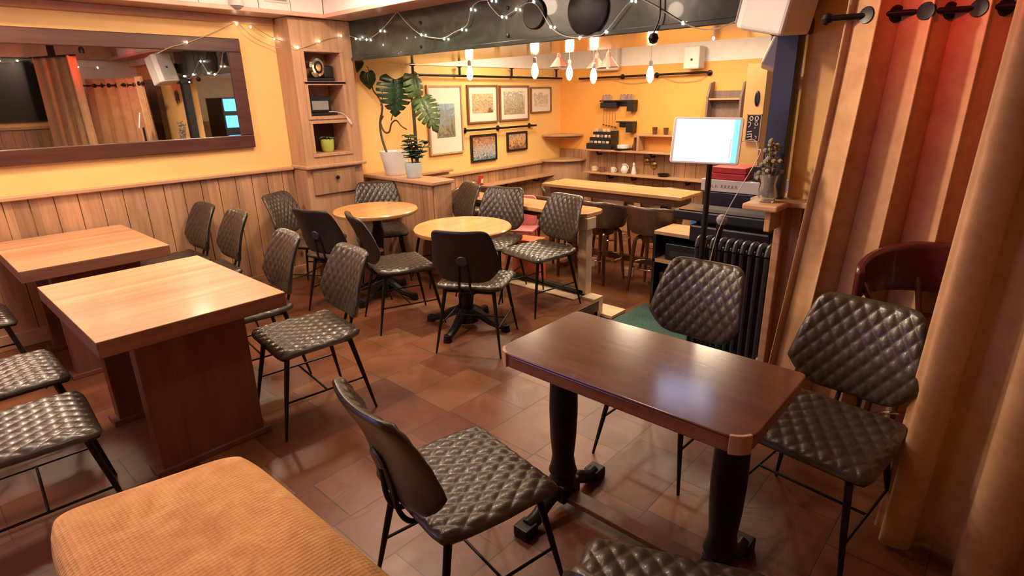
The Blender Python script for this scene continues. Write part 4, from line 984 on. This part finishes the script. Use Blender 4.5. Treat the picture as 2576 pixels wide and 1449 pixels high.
# ================================================================ PLANTS on the half wall
PZ = .896
t = thing('monstera', 'tall split-leaf monstera in a white pot on the half wall', 'plant', (3.50, 4.75, PZ))
MB().lathe([(.085, 0), (.10, .02), (.125, .15), (.142, .232), (.132, .232), (.118, .20)], 36, (0, .0, 0)).obj('pot', M['potwhite'], t, smooth=True)
MB().lathe([(.004, .205), (.12, .20), (.12, .212), (.004, .215)], 24).obj('soil', M['soil'], t)
def stem(pts, rad, m_='stem', nm='stem'):
    q = spline(pts, 5); rr = [rad*(1-.5*i/len(q)) for i in range(len(q))]
    return MB().tube(q, rr, 7).obj(nm, M[m_], t, smooth=True)
o3 = Vector((3.50, 4.75, PZ))
def rel(l): return [tuple(Vector((3.5, a, b_))-o3) for a, b_ in l]
stem(rel([(4.87, 1.10), (4.93, 1.25), (4.94, 1.39), (4.89, 1.50), (4.88, 1.57), (4.93, 1.64), (5.0, 1.70), (5.03, 1.80)]), .013)
stem(rel([(4.88, 1.46), (4.93, 1.40), (4.88, 1.31), (4.80, 1.31), (4.75, 1.39), (4.67, 1.42), (4.60, 1.37), (4.52, 1.34)]), .011)
stem(rel([(4.90, 1.56), (4.85, 1.66), (4.90, 1.72)]), .006)
stem(rel([(4.75, 1.42), (4.66, 1.60), (4.60, 1.77)]), .005); stem(rel([(4.60, 1.75), (4.46, 1.80), (4.32, 1.79)]), .005)
stem(rel([(4.55, 1.62), (4.42, 1.61), (4.20, 1.58)]), .004); stem(rel([(5.03, 1.80), (5.05, 1.9), (5.08, 1.93)]), .004)
MB().tube([(-.02, -.53+.15, -.0), (-.02, -.50+.12, .72)], [.016, .016], 10).obj('moss_pole', M['mosspole'], t, smooth=True)
def monstera_leaf(c_, size, face, roll, cuts=6, wd=.92, mname='leaf', seed=0, droop=.15, name='leaf'):
    """heart-shaped blade with notches cut between the veins; c_ is where the stalk joins, blade hangs down"""
    mb = MB(); rnd = random.Random(seed); L = size
    # blade built as strips from midrib to margin, alternating full and cut width
    n = 48
    def hw(u): return wd*.62*L*(sin(pi*min(1, u*.96+.04)**.62)**.85)
    for s in (-1, 1):
        rows = []
        for i in range(n+1):
            u = i/n; y_ = -(u*L)+.12*L; cut = 1
            if cuts:
                ph = (u*cuts) % 1
                if .12 < u < .90 and ph > .70: cut = .34+.1*rnd.random()
            w_ = hw(u)*cut; back = .16*L*(1-u)*1.0
            rows.append([(s*w_*q, y_+back*(q**1.4)*1.0-.22*L*q*q*(u)*.3-.09*L*q*(u > .1), -droop*L*(q*cut)**2*.6-droop*L*u*u*.8) for q in (0, .25, .5, .75, 1)])
        vs = [p for rw in rows for p in rw]; fs = []
        for i in range(n):
            for j in range(4): fs.append((i*5+j, (i+1)*5+j, (i+1)*5+j+1, i*5+j+1))
        e = Vector(face).normalized(); up = Vector((0, 0, 1)); xx = up.cross(e).normalized(); yy = e.cross(xx)
        B = Matrix((xx, yy, e)).transposed().to_4x4()
        mb.add(vs, fs, Matrix.Translation(Vector(c_)) @ B @ Matrix.Rotation(roll, 4, 'Z'))
    mb.obj(name, M[mname], t, smooth='all', solid=.0015)
vf = Vector((-.62, -.75, .05))
monstera_leaf(Vector((3.44, 4.56, 1.755))-o3, .29, vf, radians(-5), 7, 1.0, seed=2)
monstera_leaf(Vector((3.44, 4.99, 1.85))-o3, .135, vf, radians(4), 0, .95, seed=3)
monstera_leaf(Vector((3.40, 5.04, 1.99))-o3, .13, Vector((-.9, -.3, .1)), radians(-25), 0, .7, seed=4)
monstera_leaf(Vector((3.44, 4.27, 1.79))-o3, .26, Vector((-.25, -.95, .25)), radians(10), 6, .6, 'leaf2', seed=5, droop=.4)
monstera_leaf(Vector((3.42, 4.16, 1.59))-o3, .27, Vector((-.8, -.5, .5)), radians(28), 7, .72, 'leaf2', seed=6, droop=.3)
t = thing('potted_jade', 'bushy small-leaved plant in a pale blue pot on the half wall', 'plant', (3.47, 4.42, PZ))
MB().lathe([(.062, 0), (.072, .012), (.084, .14), (.078, .142), (.07, .12)], 32).obj('pot', M['potblue'], t, smooth=True)
MB().lathe([(.004, .115), (.07, .115), (.07, .122), (.004, .125)], 24).obj('soil', M['soil'], t)
rnd = random.Random(5)
for k in range(7):
    a = rnd.uniform(0, 2*pi); h_ = rnd.uniform(.14, .34); r_ = rnd.uniform(.04, .13)
    ex, ey, ez = r_*cos(a), r_*sin(a)-.01, .12+h_
    MB().tube(spline([(ex*.2, ey*.2, .12), (ex*.6, ey*.6, .12+h_*.6), (ex, ey, ez)], 4), .0035, 6).obj('stem', M['stem'], t, smooth=True)
    mb = MB()
    for q in (.4, .6, .8, .97): leafy(mb, ex*q, ey*q, .12+h_*q, 5, .085, .06, rnd.choice((-.9, .2, .9, 1.2)), k*7+int(q*10))
    mb.obj('foliage', M['leaf'], t, smooth=True, solid=.0015)

# ================================================================ TABLET ON A STAND
t = thing('tablet_stand', 'white tablet on a black post stand showing a bright page', 'tablet', (2.59, 1.115, 0))
MB().lathe([(.10, 0), (.105, .008), (.06, .018), (.02, .03)], 30).obj('base', M['blackmetal'], t, smooth=True)
MB().tube([(0, 0, .02), (0, 0, 1.32)], [.015, .013], 14).obj('post', M['blackmetal'], t, smooth=True)
e = Vector((-.93, -.30, .22)).normalized(); up = Vector((0, 0, 1)); xx = up.cross(e).normalized(); yy = e.cross(xx)
TB = Matrix.Translation((-.03, .015, 1.41)) @ Matrix((xx, yy, e)).transposed().to_4x4() @ Matrix.Rotation(radians(-1), 4, 'Z')
TW, TH = .151, .104
MB().prism(roundrect(TW, TH, .014), -.008, .004, TB).obj('tablet_case', M['whiteplastic'], t, bevel=.003)
def screen_mat():
    mt, nt, b = new_mat('tablet_page'); tc = N(nt, 'ShaderNodeTexCoord'); sx = N(nt, 'ShaderNodeSeparateXYZ')
    nt.links.new(tc.outputs['UV'], sx.inputs[0])
    n = noise(nt, tc.outputs['UV'], 26, 3, .7, 1.5)
    ed = ramp(nt, n, [(.44, (1, 1, 1)), (.49, (.16, .22, .22)), (.52, (.16, .22, .22)), (.57, (1, 1, 1))])
    mk = ramp(nt, sx.outputs['Y'], [(.50, (0, 0, 0)), (.75, (1, 1, 1))]); mkx = ramp(nt, sx.outputs['X'], [(.36, (0, 0, 0)), (.40, (1, 1, 1)), (.88, (1, 1, 1)), (.91, (0, 0, 0))])
    mm = N(nt, 'ShaderNodeMath', operation='MULTIPLY'); nt.links.new(mk, mm.inputs[0]); nt.links.new(mkx, mm.inputs[1])
    mx = N(nt, 'ShaderNodeMix', data_type='RGBA'); nt.links.new(mm.outputs[0], mx.inputs[0]); mx.inputs[6].default_value = (1, 1, 1, 1); nt.links.new(ed, mx.inputs[7])
    side = ramp(nt, sx.outputs['X'], [(.90, (1, 1, 1)), (.915, (.16, .34, .6)), (1, (.14, .40, .7))])
    m2 = N(nt, 'ShaderNodeVectorMath', operation='MULTIPLY'); nt.links.new(mx.outputs[2], m2.inputs[0]); nt.links.new(side, m2.inputs[1])
    m3 = N(nt, 'ShaderNodeVectorMath', operation='MULTIPLY'); nt.links.new(m2.outputs[0], m3.inputs[0]); m3.inputs[1].default_value = (.56, .66, 1.0)
    nt.links.new(m3.outputs[0], b.inputs['Emission Color']); b.inputs['Emission Strength'].default_value = 2.5
    b.inputs['Base Color'].default_value = (.02, .02, .02, 1); b.inputs['Roughness'].default_value = .2; return mt
sc = MB().add([(-TW+.014, -TH+.01, .0045), (TW-.014, -TH+.01, .0045), (TW-.014, TH-.01, .0045), (-TW+.014, TH-.01, .0045)], [(0, 1, 2, 3)], TB).obj('screen', screen_mat(), t)
uv = sc.data.uv_layers.new(name='uv')
inv = TB.inverted()
for lp in sc.data.loops:
    p = inv @ sc.data.vertices[lp.vertex_index].co; uv.data[lp.index].uv = ((p.x+TW-.014)/(2*TW-.028), (p.y+TH-.01)/(2*TH-.02))
MB().box(.105, .109, -.075, .01, .005, .0054, TB).obj('red_marker', mat('red_page_mark', (1, .2, .15), .5, emit=(1, .2, .12), es=.9), t)
MB().tube(spline([tuple(TB @ Vector((TW-.005, 0, 0))), tuple(TB @ Vector((TW+.05, .01, 0))), tuple(TB @ Vector((TW+.07, -.03, 0))), tuple(TB @ Vector((TW+.075, -.07, .0))), (.0, -.07, 1.0), (.0, -.02, .6)]), .002, 6).obj('cable', M['wirew'], t, smooth=True)
# ================================================================ RADIATOR
t = thing('column_radiator', 'dark cast iron column radiator beside the curtain', 'radiator', (3.30, 1.23, LOW))
for k in range(10):
    y = -.21+.046*k; mb = MB()
    for x in (-.045, 0.01, .065): mb.tube([(x, y, .13), (x, y, .88)], .0155, 8)
    mb.tube(spline([(-.05, y, .885), (-.03, y, .925), (.01, y, .935), (.05, y, .925), (.07, y, .885)], 3), .017, 8)
    mb.tube([(-.05, y, .125), (.07, y, .125)], .017, 8); mb.obj('section', M['radiator'], t, smooth=True)
for z in (.14, .88): MB().tube([(.01, -.22, z), (.01, .22, z)], .014, 8).obj('pipe', M['radiator'], t, smooth=True)
for y in (-.19, .19): MB().box(-.03, .05, y-.012, y+.012, 0, .12).obj('foot', M['radiator'], t, bevel=.004)
MB().tube([(-.045, -.24, .17), (-.045, -.24, .27)], [.022, .02], 14).obj('valve_knob', M['whiteplastic'], t, smooth=True)

# ================================================================ KEYBOARD, MICROPHONE AND CLUTTER
t = thing('music_keyboard', 'black electric keyboard on a stand behind the radiator', 'keyboard', (3.85, 1.42, LOW+.002))
MB().box(-.13, .15, -.44, .42, .93, 1.00).obj('case', M['black'], t, bevel=.012)
MB().box(-.125, -.02, -.40, .38, 1.0, 1.004).obj('keys', M['tvblack'], t)
for s in (-1, 1):
    MB().tube([(.0, s*.30, .93), (.0, -s*.22, .0)], .013, 8).obj('stand_leg', M['blackmetal'], t, smooth=True)
MB().box(-.11, .12, -.25, .30, .78, .90).obj('speaker_unit', M['black'], t, bevel=.015)
t = thing('microphone_stand', 'microphone with a round grey head on a black stand before the radiator', 'microphone', (3.12, 1.26, LOW))
MB().tube([(0, 0, .02), (0, 0, .98)], .010, 10).obj('post', M['blackmetal'], t, smooth=True)
for k in range(3):
    a = radians(20+120*k); MB().tube([(0, 0, .16), (.12*cos(a), .12*sin(a), .09)], .008, 8).obj('leg', M['blackmetal'], t, smooth=True)
MB().tube([(0, 0, .97), (-.01, -.015, 1.08)], [.014, .022], 12).obj('body', M['blackmetal'], t, smooth=True)
MB().lathe([(.004, -.03), (.02, -.024), (.03, -.004), (.028, .012), (.014, .028), (.003, .03)], 20, (-.014, -.02, 1.10)).obj('head', M['greyplastic'], t, smooth=True)
t = thing('media_shelf', 'low dark shelf unit with pale boards crammed with gear by the keyboard', 'shelf', (4.42, 1.64, LOW))
for z in (.0, .42, .66): MB().box(-.17, .17, -.62, .62, z, z+.03).obj('board', M['pine_trim_y'] if z else M['black'], t, bevel=.003)
for y in (-.61, .0, .61): MB().box(-.17, .17, y-.012, y+.012, .03, .66).obj('upright', M['black'], t)
MB().box(.15, .17, -.6, .6, .03, .66).obj('back_panel', M['black'], t)
def gear(name, x, y, z, sx, sy, sz, m_, lab, cat, extra=None, grp=None):
    t = thing(name, lab, cat, (x, y, z), 0, grp)
    MB().box(-sx/2, sx/2, -sy/2, sy/2, 0, sz).obj('body', M[m_], t, bevel=.006)
    if extra: MB().box(-sx/2-.003, -sx/2, -sy/2*.8, sy/2*.8, sz*.2, sz*.6).obj('front_panel', M[extra], t)
    return t
gear('amplifier', 4.40, 1.95, LOW+.452, .26, .42, .14, 'black', 'black amplifier on the low shelf unit, left bay', 'amplifier', 'radiator')
gear('amplifier', 4.40, 1.34, LOW+.452, .26, .40, .12, 'black', 'black amplifier on the low shelf unit, right bay', 'amplifier', 'radiator')
gear('record_crate', 4.40, 1.95, LOW+.031, .26, .5, .3, 'black', 'black crate low in the left bay of the shelf unit', 'crate', 'cream')
gear('record_crate', 4.40, 1.34, LOW+.031, .26, .45, .32, 'riser', 'brown crate low in the right bay of the shelf unit', 'crate', 'steel')
gear('monitor_speaker', 4.42, 1.68, LOW+.691, .28, .40, .36, 'column', 'dark blue-black speaker box on top of the low shelf unit', 'speaker')
gear('paper_cup', 4.40, 1.96, LOW+.691, .07, .08, .12, 'bluebin', 'small blue tub beside the dark speaker box', 'tub')
g = gear('board_game', 4.42, 1.62, LOW+1.055, .28, .56, .09, 'whiteplastic', 'white board game box with dark letters on the dark speaker box', 'box')
mk = MB()
def zig(y0, n_, w_=.016, h_=.03):
    for q in range(n_):
        a = y0-q*w_*1.5; mk.tube([(-.141, a, .03), (-.141, a-w_*.2, .03+h_), (-.141, a-w_*.8, .03+h_*.8), (-.141, a-w_*.3, .03+h_*.45), (-.141, a-w_, .03)], .0022, 5)
zig(.20, 2, .022, .02); zig(.12, 5, .018, .025); zig(-.16, 3, .02, .04)
mk.obj('lettering', M['greyplastic'], g)
gear('board_game', 4.42, 1.72, LOW+1.147, .26, .30, .045, 'red', 'lower red board game box stacked on the white one', 'box')
gear('board_game', 4.42, 1.70, LOW+1.194, .25, .26, .045, 'red', 'upper red board game box topmost of the stack', 'box')
gear('photo_box', 4.42, 1.47, LOW+1.147, .2, .12, .11, 'black', 'small black framed box beside the red game boxes', 'box', 'greyplastic')
gear('tabletop_ledge', 5.15, 1.35, .80, .4, 1.1, .03, 'pine_trim_y', 'grey ledge behind the board games', 'ledge')
bpy.data.objects['tabletop_ledge'].name = 'bar_ledge'
t = thing('flower_vase', 'clear glass vase of pale dried flowers on the sill by the column', 'vase', (3.10, 1.01, 1.067))
MB().lathe([(.035, 0), (.048, .03), (.036, .09), (.045, .14), (.04, .14), (.03, .09), (.042, .03), (.03, .006)], 24).obj('glass', M['glassclear'], t, smooth=True)
mb = MB(); rnd = random.Random(8)
for k in range(46):
    a = rnd.uniform(0, 2*pi); rr = rnd.uniform(.01, .06); hz = rnd.uniform(.12, .31); tip = (rr*cos(a), rr*sin(a), hz)
    mb.tube([(0, 0, .02), (tip[0]*.5, tip[1]*.5, hz*.55), tip], .0018, 4)
    mb.lathe([(.002, -.012), (.012, -.004), (.013, .006), (.003, .014)], 7, tip)
mb.obj('dried_stems', M['dried'], t, smooth=True)
t = thing('child_chair', 'pink plastic child chair showing behind the counter', 'chair', (4.25, 3.72, LOW), radians(25))
MB().prism(roundrect(.12, .15, .05), -.012, .012, T(.1, 0, .68) @ Matrix.Rotation(pi/2, 4, 'Y') @ Matrix.Rotation(pi/2, 4, 'Z')).obj('backrest', M['pink'], t, bevel=.006)
MB().box(-.16, .13, -.14, .14, .50, .525).obj('seat', M['pink'], t, bevel=.01)
for sx in (-1, 1):
    for sy in (-1, 1): MB().tube([(sx*.11-.02, sy*.11, .5), (sx*.15-.02, sy*.15, 0)], .014, 8).obj('leg', M['pink'], t, smooth=True)
t = thing('crisp_box', 'orange and red cardboard box standing under the counter', 'box', (4.0, 3.42, LOW), .2)
MB().box(-.1, .1, -.12, .12, 0, .50).obj('carton', M['orange'], t, bevel=.004); MB().box(-.104, -.1, -.09, .09, .32, .42).obj('print', M['red'], t)
for x, y, l in ((4.95, 2.9, 'nearer the tub stools'), (5.0, 3.4, 'farther under the table')):
    t = thing('rubber_doorstop', 'small pale block on the floor under the high table, '+l, 'block', (x, y, LOW), .4)
    MB().box(-.05, .05, -.06, .06, 0, .09).obj('block', M['cream'], t, bevel=.01)
